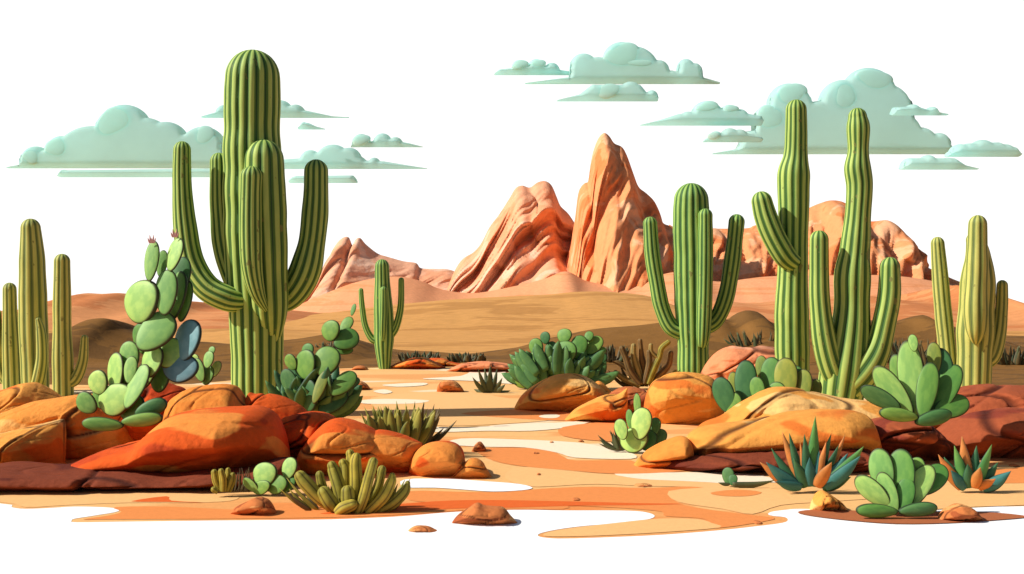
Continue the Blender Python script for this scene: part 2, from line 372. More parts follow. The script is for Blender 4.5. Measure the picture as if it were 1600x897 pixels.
def mountain(name, prof, Y, front, mat, seed=0, fold=7.0, slant=.0, freq=.09, nx=260, nv=120, foot=-13.0, pw=1.0, bulges=()):
    prof = catmull(prof, 8); x0, x1 = prof[0][0], prof[-1][0]
    vs = []; fs = []; rows = []; cr = []
    def F(x, t):
        u = Vector(((x + slant * t * front) * freq, t * 1.3 + seed * 3.1, seed * 7.3))
        n1 = noise.noise(u); n2 = noise.noise(Vector((u.x * 2.3 + 9, u.y * 1.9, u.z)))
        n3 = noise.noise(Vector((u.x * 5.1 + 3, u.y * 4.5, u.z))); n4 = noise.noise(Vector((u.x * 12, u.y * 11, u.z)))
        ridged = (1 - abs(n1) * 2) * 1.0 + (1 - abs(n2) * 2) * .45 + (1 - abs(n3) * 2) * .2 + n4 * .08
        ck = max(0, 1 - abs(n1 + .18) / .035) * sst(.02, .2, t) * (1 - sst(.6, .9, t)) * (1 if noise.noise(u * .7) > 0 else .3)
        return ridged - 1, ck
    for j in range(-nv // 4, nv + 1):
        row = []
        for i in range(nx + 1):
            px = x0 + (x1 - x0) * i / nx; c = P(px, interp(prof, px), Y)
            if j >= 0:
                t = (j / nv); f, ck = F(c.x, t)
                y = Y - front * t ** .85 - fold * f * sst(0, .25, t) * (1 - .4 * t)
                z = foot + (c.z - foot) * (1 - t) ** pw
                for bx, bz, br, bh in bulges:      # rounded buttresses standing proud of the face
                    bp = P(bx, bz, Y); d = math.hypot((c.x - bp.x) / (br * Y / S), (z - bp.z) / (br * 1.5 * Y / S))
                    if d < 1: y -= bh * math.sqrt(1 - d * d)
            else:
                t = -j / (nv // 4); y = Y + front * t; z = foot + (c.z - foot) * (1 - t); ck = 0
            row.append(len(vs)); vs.append(Vector((c.x, y, z))); cr.append(0.0)
        rows.append(row)
    for a, b in zip(rows, rows[1:]):
        for i in range(nx): fs.append((a[i], b[i], b[i + 1], a[i + 1]))
    return tag(mesh(name, vs, fs, mat, attrs={'crack': cr}), kind='structure')

mountain('mountain', [(390, 505), (440, 480), (480, 452), (500, 430), (515, 408), (524, 384), (535, 372), (545, 371), (551, 384), (556, 374), (563, 372), (572, 382), (590, 396), (605, 401),
         (630, 408), (650, 411), (658, 419), (680, 420), (705, 422), (740, 440), (800, 470)], 350, 70, M_MT3, 1, 7, .5, .085)
mountain('mountain', [(640, 480), (690, 470), (700, 448), (712, 420), (724, 404), (740, 394), (752, 380), (765, 355), (780, 335), (796, 310), (806, 294), (816, 290), (828, 293), (840, 285),
         (852, 283), (862, 290), (870, 308), (876, 322), (888, 334), (900, 352), (930, 400), (960, 470)], 320, 60, M_MT1, 2, 8, .9, .11, bulges=[(818, 330, 20, 4), (848, 356, 20, 3.5), (790, 400, 16, 3)])
mountain('mountain', [(820, 480), (860, 460), (885, 405), (897, 350), (903, 305), (908, 292), (914, 286), (919, 283), (922, 262), (926, 240), (933, 220), (940, 210), (946, 208), (953, 214), (960, 224), (972, 230),
         (980, 244), (990, 272), (998, 292), (1010, 302), (1022, 314), (1030, 330), (1036, 348), (1050, 356), (1060, 380), (1080, 420), (1130, 480)], 300, 55, M_MT2, 5, 8.5, .35, .13)
mountain('mountain', [(980, 480), (1020, 400), (1045, 352), (1060, 356), (1160, 357), (1180, 352), (1220, 346), (1250, 334), (1262, 326), (1280, 318), (1300, 313), (1322, 318), (1345, 340), (1362, 346), (1380, 345),
         (1395, 352), (1410, 366), (1420, 388), (1440, 412), (1480, 432), (1520, 450), (1560, 480), (1640, 505)], 330, 60, M_MT2, 9, 9, .3, .14, bulges=[(1380, 375, 26, 5), (1295, 350, 24, 5), (1170, 400, 26, 4), (1110, 372, 14, 3)])
M_SCR = hill_mat('peach scree', (.80, .35, .17), (.74, .30, .13), .02, .02, .55)
ridge('scree_slope', [(380, 505), (440, 488), (500, 462), (560, 440), (620, 432), (660, 440), (690, 452), (740, 458), (800, 448), (850, 436), (885, 424), (920, 440), (980, 446), (1030, 430), (1070, 425), (1120, 440), (1200, 432), (1300, 430), (1380, 430), (1440, 436), (1500, 450), (1560, 478), (1640, 505)], 262, 55, 50, M_SCR, 12, foot=-13, rough=.12, nx=260, p=1.1)
ridge('hill', [(-500, 470), (-200, 478), (0, 498), (70, 488), (100, 468), (120, 461), (135, 458), (160, 459), (190, 458), (215, 466), (250, 474), (290, 470), (320, 482), (350, 484), (400, 482), (460, 494), (560, 520), (620, 545)], 75, 18, 30, M_ORH, 3)
ridge('hill', [(330, 520), (400, 502), (440, 496), (520, 488), (600, 478), (680, 470), (740, 466), (800, 463), (860, 460), (900, 456), (950, 456), (1010, 462), (1050, 476), (1120, 486), (1200, 500), (1300, 530)], 84, 30, 30, M_TAN, 4)
ridge('hill', [(960, 520), (1050, 486), (1110, 470), (1180, 474), (1260, 466), (1350, 462), (1430, 470), (1480, 455), (1500, 446), (1545, 474), (1580, 500), (1610, 520), (1700, 535), (2100, 540)], 75, 20, 30, M_ORH, 6)
ridge('hill', [(120, 540), (250, 528), (330, 519), (400, 514), (470, 520), (560, 530), (640, 545), (760, 560)], 50, 8, 10, M_TAN, 7)
ridge('hill', [(-500, 520), (-100, 524), (60, 522), (115, 510), (135, 500), (168, 498), (190, 514), (230, 528), (300, 534), (360, 538), (460, 530), (520, 522), (560, 534), (600, 548), (680, 552), (740, 553), (800, 546), (845, 532), (880, 524),
      (930, 514), (1000, 508), (1060, 500), (1110, 492), (1140, 500), (1160, 486), (1185, 488), (1210, 505), (1260, 500), (1330, 498), (1400, 503), (1440, 492), (1460, 500), (1520, 520), (1560, 530), (1620, 548), (1700, 552), (2200, 560)],
      38, 5.5, 9, M_BRH, 8, nx=420)

# ------------------------------------------------------------ clouds
def cloud(label, circles, base, Y=420, depth=14, x0=None, x1=None, lit_puffs=(), tail=()):
    """circles: lobes (cx, cy, r); base: flat underside; tail: extra outline points"""
    ax0 = x0 if x0 is not None else min(c[0] - c[2] for c in circles)
    ax1 = x1 if x1 is not None else max(c[0] + c[2] for c in circles)
    k_ = Y / S; n = max(90, int((ax1 - ax0) * 1.1)); nz = 22; TM = 5.0
    xs = np.linspace(ax0, ax1, n + 1); tops = []
    for i, px in enumerate(xs):
        top = base - .8
        for cx, cy, r in circles:
            if abs(px - cx) < r: top = min(top, cy - math.sqrt(r * r - (px - cx) ** 2))
        if tail: top = min(top, interp(tail, px))
        tops.append(base - .4 if i in (0, n) else top)
    tops = np.array(tops); tops[1:-1] = (tops[:-2] + 2 * tops[1:-1] + tops[2:]) / 4
    ox = np.concatenate([xs, xs]); oz = np.concatenate([tops, np.full(n + 1, base)])
    zb = P(0, base, Y).z; vs = []; fs = []
    def front(px, py):
        d = float(np.sqrt(((ox - px) ** 2 + (oz - py) ** 2).min())); e = min(1, d / 9)
        return TM * math.sqrt(max(0, 1 - (1 - e) ** 2))
    idx = {}
    for i, px in enumerate(xs):
        for j in range(nz + 1):
            u = .5 - .5 * math.cos(math.pi * j / nz); py = base + (tops[i] - base) * u
            t_ = 0 if j in (0, nz) or i in (0, n) else front(px, py)
            c = P(px, py, Y); lean = (c.z - zb) * .28
            for sd in (-1, 1):
                if sd == 1 and (j in (0, nz) or i in (0, n)): idx[i, j, 1] = idx[i, j, -1]; continue
                idx[i, j, sd] = len(vs); vs.append(Vector((c.x, Y + sd * t_ + lean, c.z)))
    for i in range(n):
        for j in range(nz):
            fs.append((idx[i, j, -1], idx[i + 1, j, -1], idx[i + 1, j + 1, -1], idx[i, j + 1, -1]))
            q_ = (idx[i, j, 1], idx[i, j + 1, 1], idx[i + 1, j + 1, 1], idx[i + 1, j, 1])
            if len(set(q_)) > 2 and not (set(q_) == set(fs[-1])): fs.append(tuple(dict.fromkeys(q_)))
    org = P((ax0 + ax1) / 2, base, Y)
    r_ = empty('cloud', org); tag(r_, label, 'cloud', 'flat bottomed clouds')
    mesh('cloud_body', vs, fs, M_CLD, org, r_)
    for q, (cx, cy, rx, rz) in enumerate(lit_puffs):  # flat lobes with the highlight put into their paler colour
        c = P(cx, cy, Y); c.y = Y - TM + .6 + (c.z - zb) * .28; vs2 = []; fs2 = []; A, B = 36, 14
        for i in range(B + 1):
            th = math.pi * i / B
            for j in range(A):
                ph = 2 * math.pi * j / A; wob = 1 + .12 * math.sin(ph * 2 + q * 1.7) + .06 * math.sin(ph * 3 + cx)
                x_, z_ = rx * k_ * math.sin(th) * math.cos(ph) * wob, rz * k_ * math.sin(th) * math.sin(ph) * wob
                vs2.append(c + Vector((x_, -math.copysign(abs(math.cos(th)) ** .5, math.cos(th)) * .8 + z_ * .28, z_)))
        for i in range(B):
            for j in range(A): fs2.append((i * A + j, (i + 1) * A + j, (i + 1) * A + (j + 1) % A, i * A + (j + 1) % A))
        mesh('highlight_puff', vs2, fs2, M_CLL, c, r_)
    return r_
cloud('large pale teal cloud at left with a tall rounded top, behind the big saguaro', [(188, 203, 43), (165, 225, 32), (255, 225, 37), (315, 232, 36), (95, 235, 24), (55, 248, 20), (135, 232, 14), (215, 240, 60), (140, 255, 60)], 263, 430,
      x0=12, x1=350, tail=[(12, 261.5), (40, 256), (60, 246), (350, 240)], lit_puffs=[(178, 190, 27, 24), (92, 232, 16, 17), (55, 247, 14, 11), (322, 212, 17, 14)])
cloud('long thin teal cloud bar under the large left cloud', [(101, 271, 6)], 277, 408, x0=93, x1=352, tail=[(93, 274), (97, 268), (103, 266), (350, 263)])
cloud('small teal cloud behind the head of the big saguaro', [(438, 175, 19), (462, 178, 15), (350, 175, 11), (420, 178, 12)], 184, 440, x0=315, x1=546, tail=[(315, 183), (340, 175), (380, 172), (440, 165), (480, 173), (520, 182), (546, 183.6)])
cloud('tiny teal cloud scrap right of the big saguaro trunk', [(476, 197, 6)], 202, 405, x0=466, x1=508, tail=[(466, 200), (474, 193), (482, 192), (495, 198), (508, 201.5)])
cloud('teal cloud with long right tail, right of the saguaro arm', [(520, 253, 28), (545, 250, 20), (485, 250, 16), (585, 255, 9), (560, 258, 14)], 264, 416, x0=430, x1=668, tail=[(430, 250), (500, 245), (560, 250), (600, 252), (635, 258), (668, 263.3)])
cloud('small teal cloud floating above the tailed cloud left of the peaks', [(565, 223, 14), (598, 222, 14), (618, 226, 12)], 230, 440, x0=548, x1=661, tail=[(548, 229), (600, 216), (640, 224), (661, 229.5)], lit_puffs=[(566, 221, 14, 9)])
cloud('rounded teal cloud bar below the tailed cloud', [(549, 280, 6)], 286, 404, x0=452, x1=558, tail=[(452, 282), (457, 277), (463, 275), (552, 274), (558, 281)])
cloud('highest cloud, mint dome above the tall orange peak', [(972, 93, 30), (912, 104, 22), (1030, 108, 15), (1072, 104, 13), (1086, 108, 10), (990, 110, 40), (935, 118, 30)], 131, 430, x0=820, x1=1125, tail=[(820, 130.4), (880, 122), (930, 115), (1050, 110), (1100, 122), (1125, 129.6)], lit_puffs=[(972, 88, 28, 20), (998, 101, 22, 7)])
cloud('low teal cloud wing at the left of the highest cloud', [(812, 108, 13), (838, 106, 14), (862, 110, 12)], 117, 434, x0=772, x1=890, tail=[(772, 116), (780, 109), (830, 103), (890, 112)], lit_puffs=[(812, 104, 13, 8), (841, 102, 11, 7)])
cloud('blocky teal cloud hanging under the highest cloud', [(938, 146, 14), (985, 145, 18), (1018, 150, 9)], 158, 404, x0=870, x1=1028, tail=[(870, 157), (905, 148), (925, 132), (1000, 132), (1010, 145), (1028, 152)], lit_puffs=[(950, 145, 18, 12)])
cloud('largest teal cloud at right behind the two tallest cactus columns', [(1365, 142, 42), (1325, 160, 40), (1238, 160, 34), (1205, 188, 26), (1390, 165, 38), (1285, 205, 50), (1360, 200, 60), (1440, 222, 24), (1468, 222, 15), (1410, 205, 30)], 241, 430,
      x0=1112, x1=1500, tail=[(1112, 240), (1150, 233), (1165, 205), (1250, 190), (1400, 195), (1430, 208), (1500, 234)], lit_puffs=[(1238, 146, 24, 18), (1202, 184, 20, 22), (1370, 122, 30, 16), (1322, 150, 20, 20)])
cloud('long teal cloud left of the two tallest cactus columns', [(1105, 183, 26), (1140, 180, 17), (1155, 184, 14), (1075, 190, 16)], 196, 396, x0=1000, x1=1190, tail=[(1000, 195.6), (1030, 188), (1060, 178), (1160, 176), (1190, 182)], lit_puffs=[(1103, 169, 18, 9), (1139, 172, 11, 7)])
cloud('small oval teal cloud between the long cloud and the left bent arm', [(1118, 216, 11), (1140, 215, 15), (1155, 216, 14)], 222, 392, x0=1099, x1=1190, tail=[(1099, 219), (1115, 210), (1150, 203), (1190, 215)], lit_puffs=[(1112, 215, 10, 6)])
cloud('teal cloud ledge to the right of the tallest cloud dome', [(1425, 175, 12), (1455, 176, 9)], 180, 414, x0=1395, x1=1481, tail=[(1395, 168), (1430, 166), (1450, 173), (1481, 179)])
cloud('rounded teal cloud at the far right edge of the sky', [(1535, 238, 20), (1500, 240, 15), (1570, 239, 14), (1580, 238, 9)], 245, 408, x0=1480, x1=1592, tail=[(1480, 238), (1510, 224), (1560, 222), (1592, 238)])
cloud('lowest small teal cloud under the far right cloud', [(1420, 257, 10), (1450, 254, 12), (1480, 256, 10)], 265, 402, x0=1408, x1=1528, tail=[(1408, 259), (1420, 247), (1490, 247), (1505, 258), (1528, 264)])

# ------------------------------------------------------------ rocks
def rock(name, label, cat, top, Y, T, mat, seed=0, bot=None, cell=1.0, slant=.3, under=.72, crk=1.0, group=None, px_res=1.3, c0=.18, m=180, foot=-.05, tilt=.6):
    top = catmull(top, 8)
    x0, x1 = top[0][0], top[-1][0]; k_ = Y / S
    n = max(28, min(330, int((x1 - x0) / px_res)))
    fpx = CY + (H - foot) / k_
    hm = max((fpx if bot is None else interp(bot, x)) - y for x, y in top) * k_ / 2
    vs = []; fs = []; loops = []; ck = []
    W = (x1 - x0) * k_
    rng = random.Random(seed)
    off = Vector((rng.random() * 50, rng.random() * 50, rng.random() * 50))
    cs, sn = math.cos(slant), math.sin(slant)
    for i in range(n + 1):
        u = .5 - .5 * math.cos(math.pi * i / n); px = x0 + (x1 - x0) * (u * .6 + i / n * .4)
        ty = interp(top, px); by = fpx if bot is None else interp(bot, px)
        by = max(by, ty + .3)
        h = (by - ty) * k_ / 2; mid = P(px, (ty + by) / 2, Y)
        s_ = min(1, (h / hm) ** .55); e_ = min(1, .12 + math.sqrt(max(0, 1 - (2 * u - 1) ** 2)) * 1.1)
        t_ = T * s_ * e_
        loop = []
        for j in range(m):
            a = 2 * math.pi * j / m; ca, sa = math.cos(a), math.sin(a)
            cz_ = math.copysign(abs(sa) ** .85, sa); wz = math.sqrt(max(0, 1 - max(0, (cz_ - c0) / (1 - c0)) ** 2.2)) if cz_ > c0 else (1 - under * (c0 - cz_) / (1 + c0)) * (1 if cz_ > -.97 else .3); cy_ = (1 if ca > 0 else -1) * wz if abs(ca) > .02 else 0
            p = Vector((mid.x, Y - t_ * cy_, mid.z + h * cz_))
            q = Vector((p.x * cs + p.z * sn, p.y, (-p.x * sn + p.z * cs) * 2.6)) / cell * .75 + off
            q += .18 * noise.noise_vector(q * 1.3)
            d, pts = noise.voronoi(q)
            edge = d[1] - d[0]
            c_ = (1 - sst(.0, .05, edge)) * crk
            rv = noise.noise_vector(pts[0] * 9.7 + Vector((3, 5, 7)))
            pl = (rv.dot(q - pts[0]) * tilt + rv.x * .10) * sst(0, .09, edge)
            fb = noise.fractal(p * 2.6 / cell + off, .75, 2.1, 6) * .055 - max(0, 1 - abs(noise.noise(Vector((p.x * cs + p.z * sn, p.y * 1.2, (-p.x * sn + p.z * cs) * 4)) * 1.3 / cell + off)) / .06) * .05
            amp = min(t_, .8) * (1 if ca > -.3 else .4)
            dn = (pl + fb - c_ * .10) * amp
            zamp = .25 if sa > .6 else .6
            p += Vector((0, -ca * dn, sa * dn * zamp))
            loop.append(len(vs)); vs.append(p); ck.append(c_ * .85)
        loops.append(loop)
    for a, b in zip(loops, loops[1:]):
        for j in range(m): fs.append((a[j], b[j], b[(j + 1) % m], a[(j + 1) % m]))
    fs.append(tuple(loops[0])); fs.append(tuple(reversed(loops[-1])))
    org = Vector((P((x0 + x1) / 2, 0, Y).x, Y, max(0, min(v.z for v in vs))))
    o = mesh(name, vs, fs, mat, org, attrs={'crack': ck})
    return tag(o, label, cat, group)
GL, GR = 'rocks of the left outcrop', 'rocks of the right outcrop'
LR = [
 ('long low dark maroon rock added as shade under the left outcrop, reaching the left edge', [(-170, 768), (-150, 742), (-60, 736), (0, 727), (60, 731), (120, 733), (200, 732), (270, 736), (330, 730), (390, 728), (430, 716), (452, 716), (466, 730), (478, 768)], 13.0, .85, M_SHADE, 51, 1.6),  # added rock, its dark colour stands for the shaded outcrop base
 ('broad low red sandstone boulder in front of the left outcrop, dark underneath', [(66, 768), (74, 750), (90, 736), (120, 720), (170, 702), (225, 688), (250, 668), (275, 650), (315, 641), (370, 637), (405, 637), (428, 650), (443, 680), (452, 720), (462, 768)], 13.6, 1.0, M_RED, 11, 2.6),
 ('pale orange slab at the left edge, below the prickly pear', [(-150, 760), (-140, 700), (-60, 688), (0, 676), (60, 663), (105, 653), (128, 652), (150, 664), (158, 684), (150, 706), (120, 740), (100, 764)], 14.2, .7, M_YEL, 12, 1.3),
 ('tilted orange slab left of the prickly pear foot', [(-160, 720), (-140, 665), (-50, 655), (0, 645), (45, 629), (95, 618), (140, 614), (160, 622), (190, 640), (215, 700)], 15.2, .7, M_AMB, 13, 1.2),
 ('yellowish layered rock highest at the left edge, under the cactus cluster', [(-160, 720), (-120, 640), (-40, 622), (0, 611), (35, 601), (52, 599), (70, 606), (95, 621), (130, 640), (150, 700)], 16.2, .6, M_YEL, 14, .9),
 ('dark red rock behind the prickly pear foot', [(190, 700), (205, 640), (225, 604), (248, 597), (268, 600), (292, 615), (330, 690)], 15.4, .5, M_RED, 15, .8),
 ('rounded rock with yellow top just left of the big saguaro trunk', [(250, 690), (262, 634), (278, 616), (305, 604), (345, 599), (368, 603), (380, 622), (392, 640), (410, 700)], 15.0, .5, M_AMB, 16, 1.0),
 ('orange rock at the foot of the big saguaro', [(378, 700), (386, 622), (400, 617), (436, 619), (462, 630), (478, 643), (488, 660), (500, 700)], 15.2, .5, M_RED, 17, 1.0),
 ('split orange rock between the saguaro foot and the olive finger bush', [(422, 730), (434, 664), (455, 648), (485, 641), (512, 646), (530, 664), (540, 730)], 14.4, .5, M_RED, 18, .7),
 ('peaked orange rock right behind the olive finger bush', [(452, 760), (470, 706), (500, 668), (522, 655), (548, 657), (582, 671), (600, 690), (620, 760)], 13.9, .55, M_RED, 19, 1.0),
 ('wide smooth orange rock right of the olive finger bush', [(545, 755), (558, 700), (580, 676), (600, 673), (635, 682), (668, 698), (668, 720), (660, 755)], 13.9, .5, M_RED, 20, 1.2),
 ('round orange rock near the right end of the left outcrop', [(636, 752), (645, 714), (662, 696), (685, 690), (708, 692), (722, 702), (727, 722), (738, 752)], 13.7, .42, M_RED, 21, .9),
 ('small dark orange rock at the tip of the left outcrop', [(704, 748), (716, 732), (728, 721), (740, 717), (753, 723), (764, 738), (772, 748)], 13.5, .22, M_RED, 22, .6),
]
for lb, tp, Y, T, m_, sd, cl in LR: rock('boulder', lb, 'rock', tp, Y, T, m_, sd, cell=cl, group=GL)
RR = [
 ('low dark maroon rock added as shade under the long golden slab', [(1040, 731), (1048, 718), (1090, 713), (1150, 706), (1220, 698), (1290, 694), (1345, 700), (1375, 712), (1400, 733)], 14.1, .68, M_SHADE, 52, 1.4),  # added rock, its dark colour stands for the slab's shaded base
 ('pointed golden boulder farthest left of the right outcrop, by the green shrub', [(804, 636), (815, 618), (835, 602), (862, 588), (890, 583), (912, 586), (932, 598), (950, 616), (962, 638)], 20.9, .8, M_YEL, 31, 1.2),
 ('split golden boulder beside the sandy path, left of the round boulder', [(880, 658), (898, 640), (920, 628), (945, 618), (965, 616), (988, 600), (994, 602), (985, 628), (980, 657)], 19.2, .55, M_YEL, 32, .9),
 ('dark red rock wedged behind the split golden boulder', [(930, 650), (950, 618), (975, 604), (1000, 606), (1020, 620), (1040, 650)], 20.2, .5, M_DRK, 33, .9),
 ('big round golden boulder at the foot of the three armed saguaro', [(1004, 660), (1009, 620), (1022, 597), (1050, 584), (1078, 582), (1108, 587), (1122, 602), (1130, 630), (1132, 660)], 18.9, .6, M_YEL, 34, 1.3),
 ('pink rock behind, between the three armed saguaro and the pad row', [(1086, 610), (1100, 575), (1120, 552), (1142, 542), (1165, 544), (1190, 540), (1215, 544), (1232, 560), (1245, 610)], 24.5, .7, M_PNK, 35, 1.3),
 ('upper golden slab on which the tall cactus columns rise', [(1070, 700), (1095, 664), (1130, 650), (1165, 628), (1200, 611), (1225, 607), (1262, 611), (1320, 623), (1375, 631), (1410, 640), (1440, 700)], 16.2, .8, M_YEL, 46, 2.2),
 ('long golden slab in front of the right outcrop, behind the orange leaved agave', [(1052, 732), (1064, 700), (1080, 676), (1105, 666), (1160, 660), (1225, 648), (1290, 642), (1340, 645), (1362, 662), (1385, 732)], 14.5, .7, M_YEL, 47, 3.0),
 ('pointed nose of golden rock at the left tip of the long slab', [(988, 729), (1000, 716), (1018, 702), (1042, 690), (1068, 683), (1080, 694), (1086, 730)], 14.35, .45, M_AMB, 38, 1.4),
 ('dark red brown rock behind the right agave plants', [(1320, 735), (1338, 690), (1355, 662), (1390, 652), (1430, 654), (1460, 668), (1480, 700), (1495, 738)], 14.9, .6, M_DRK, 39, 1.2),
 ('dark red brown rock mass running out of the right edge', [(1430, 735), (1452, 690), (1490, 662), (1540, 644), (1600, 640), (1680, 648), (1740, 735)], 15.2, .7, M_DRK, 40, 1.5),
 ('upper brown rock ridge under the grey green columns at right', [(1330, 700), (1360, 655), (1400, 640), (1450, 628), (1500, 610), (1545, 602), (1590, 603), (1650, 608), (1740, 640), (1760, 700)], 16.8, .8, M_DRK, 41, 1.4),
]
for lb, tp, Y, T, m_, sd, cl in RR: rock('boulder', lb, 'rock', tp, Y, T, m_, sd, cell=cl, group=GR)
GS = 'small loose rocks on the sand'
SR = [
 ('small orange rock left of the olive finger bush', [(357, 806), (366, 794), (385, 784), (402, 777), (416, 780), (426, 790), (434, 805)], 11.3, .16, M_PEB),
 ('faceted orange rock alone on the white flat, the larger of two', [(703, 821), (714, 806), (730, 795), (745, 786), (758, 790), (785, 793), (798, 806), (812, 820)], 10.85, .2, M_PEB),
 ('low flat orange stone on the white flat, the smaller of two', [(635, 832), (642, 825), (652, 822), (668, 823), (680, 828), (692, 832)], 10.5, .10, M_PEB),
 ('pale triangular rock left of the front paddle plant', [(1264, 801), (1270, 784), (1284, 768), (1296, 772), (1315, 786), (1330, 802)], 11.5, .2, M_YEL),
 ('bright orange rock right of the front paddle plant', [(1463, 814), (1475, 800), (1492, 790), (1502, 788), (1520, 795), (1538, 814)], 11.0, .18, M_PEB),
 ('small two tone rock in the middle of the sandy path', [(682, 614), (685, 600), (695, 594), (710, 595), (720, 603), (727, 614)], 24.4, .25, M_PEB),
 ('small orange rock beside the path, right of the leafy shrub', [(546, 610), (552, 599), (562, 595), (572, 600), (580, 609)], 25.0, .25, M_PEB),
 ('long low red rock at the foot of the distant small saguaro', [(600, 577), (620, 568), (645, 560), (662, 559), (680, 566), (702, 577)], 31.5, .6, M_RED),
 ('low dark red rock beyond the path, right of the distant red one', [(655, 577), (668, 562), (690, 561), (710, 567), (735, 571), (752, 577)], 32.5, .5, M_RED),
 ('small brown stone at the tip of the left outcrop', [(735, 708), (742, 695), (750, 690), (757, 697), (763, 708)], 15.6, .14, M_PEB),
 ('flat pink rock seen over the path end', [(690, 584), (720, 569), (760, 565), (800, 570), (822, 584)], 30.5, .6, M_PNK),
 ('tiny low rock left of the distant small saguaro', [(548, 578), (556, 572), (568, 572), (578, 579)], 31, .3, M_PEB),
 ('small amber rock tucked behind the pointed golden boulder', [(918, 632), (925, 608), (935, 596), (950, 606), (970, 632)], 21.6, .35, M_AMB),
]
for i, (lb, tp, Y, T, m_) in enumerate(SR): rock('small_rock', lb, 'rock', tp, Y, T, m_, 60 + i, cell=.35 if Y < 20 else .8, group=GS, m=40, px_res=1.2, foot=-.02)
GP = 'flat pebbles on the sand'
for i, (x, y, w_, lb) in enumerate([(838, 708, 7, 'flat brown pebble on orange sand above the rest of the pebbles'), (862, 691, 5, 'tiny pebble on cream sand by the path bend'), (908, 689, 5, 'tiny pebble on cream sand left of the small pear cactus'),
        (1005, 758, 18, 'long thin brown stone lying flat mid path'), (900, 780, 9, 'brown pebble just above the white flat'), (1184, 816, 8, 'pebble on the orange sand tongue at the lower right'), (842, 741, 4, 'tiny pebble on peach sand below the left outcrop tip'),
        (1585, 727, 9, 'flat pebble on sand near the right edge')]):
    rock('pebble', lb, 'pebble', [(x - w_, y + 1.5), (x - w_ * .4, y - 1.2), (x + w_ * .4, y - 1.2), (x + w_, y + 1.5)], gY(y + 1), .05 + w_ * .004, M_PEB, 90 + i, cell=.3, group=GP, m=20, foot=-.005)

# ------------------------------------------------------------ saguaros
def tube(path, ribs, depth=.085, spr=6, close_base=True, dome=1.0, seed=0, wob=.03, step=.05, spots=True):
    """path: list of (x, y, z, r). Returns verts, faces, attrs of a ribbed tapering tube with a domed end."""
    pts = catmull(path, 14)
    pp = [Vector(p[:3]) for p in pts]; rr = [p[3] for p in pts]
    # dome
    T0 = (pp[-1] - pp[-2]).normalized(); r0 = rr[-1]; e = pp[-1]
    for a in range(1, 11):
        an = math.pi / 2 * a / 10; pp.append(e + T0 * r0 * math.sin(an) * dome); rr.append(max(r0 * math.cos(an), r0 * .015))
    nseg = ribs * spr; vs = []; fs = []; rib = []; sp = []; ln = []; L = 0
    nrm = None; prev = None; loops = []
    for i, (c, r) in enumerate(zip(pp, rr)):
        t = (pp[min(i + 1, len(pp) - 1)] - pp[max(i - 1, 0)]).normalized()
        if nrm is None:
            ref = Vector((0, 1, 0)) if abs(t.y) < .9 else Vector((1, 0, 0)); nrm = (ref - t * ref.dot(t)).normalized()
        else: nrm = (nrm - t * nrm.dot(t)).normalized()
        bi = t.cross(nrm)
        if prev is not None: L += (c - prev).length
        prev = c
        rw = r * (1 + wob * noise.noise(Vector((seed * 3.7, L * 2.1, 0))) * 2)
        loop = []
        for j in range(nseg):
            a = 2 * math.pi * j / nseg; f = abs(math.sin(ribs * a / 2))
            f_ = f ** .7
            ww = 1 + .012 * noise.noise(Vector((math.cos(a) * 2 + seed, math.sin(a) * 2, L * 4)))
            p = c + (nrm * math.cos(a) + bi * math.sin(a)) * rw * (1 - depth + depth * f_) * ww
            loop.append(len(vs)); vs.append(p); rib.append(f_)
            sp.append(0); ln.append(i / len(pp))
        loops.append(loop)
    for a, b in zip(loops, loops[1:]):
        for j in range(nseg): fs.append((a[j], a[(j + 1) % nseg], b[(j + 1) % nseg], b[j]))
    fs.append(tuple(reversed(loops[0]))); fs.append(tuple(loops[-1]))
    return vs, fs, {'rib': rib, 'spot': sp, 'len': ln}
def saguaro(label, Y, trunk, arms, mat, ribs=16, arm_ribs=11, group='tall column cacti', seed=0, foot_z=None):
    b = P(trunk[0][0], trunk[0][1], Y)
    org = Vector((b.x, Y, b.z)); r_ = empty('saguaro_cactus', org); tag(r_, label, 'cactus', group)
    def conv(q, base_dy=0):
        out_ = []
        for p in q:
            if len(p) == 3: px, py, r = p; dy = base_dy
            else: px, py, r, dy = p
            v = P(px, py, Y); out_.append((v.x, v.y + dy, v.z, r * Y / S))
        return out_
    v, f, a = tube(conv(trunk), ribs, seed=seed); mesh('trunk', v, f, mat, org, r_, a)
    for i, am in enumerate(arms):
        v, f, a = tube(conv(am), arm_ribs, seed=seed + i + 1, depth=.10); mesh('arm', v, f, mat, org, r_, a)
    return r_
saguaro('giant five armed saguaro on the left outcrop, tallest cactus of all', 20,
    [(402, 652, 39), (402, 560, 41), (400, 470, 43), (396, 400, 45.5), (394, 300, 46), (394, 200, 45), (395, 120, 42)],
    [[(385, 470, 16, -.25), (362, 466, 20, -.33), (330, 448, 21, -.33), (306, 410, 20, -.28), (295, 350, 17.5, -.25), (291, 290, 15, -.25), (291, 237, 13.5, -.25)],
     [(395, 480, 14, .05), (372, 450, 17, .05), (352, 400, 17.5, .05), (343, 330, 16, .05), (341, 252, 14, .05)],
     [(425, 470, 20, .05), (450, 462, 23, .05), (474, 430, 25, .0), (487, 380, 22, 0), (493, 320, 20, 0), (494, 268, 19, 0)],
     [(425, 540, 12, -.05), (425, 480, 28, -.22), (423, 400, 32, -.32), (420, 320, 32, -.33), (419, 252, 30, -.33)],
     [(425, 484, 5, -.45), (414, 458, 12, -.58), (407, 420, 16, -.64), (405, 370, 17, -.64), (405, 320, 17, -.64), (406, 282, 16.5, -.64)]], M_CAC, 18, 12, seed=1)
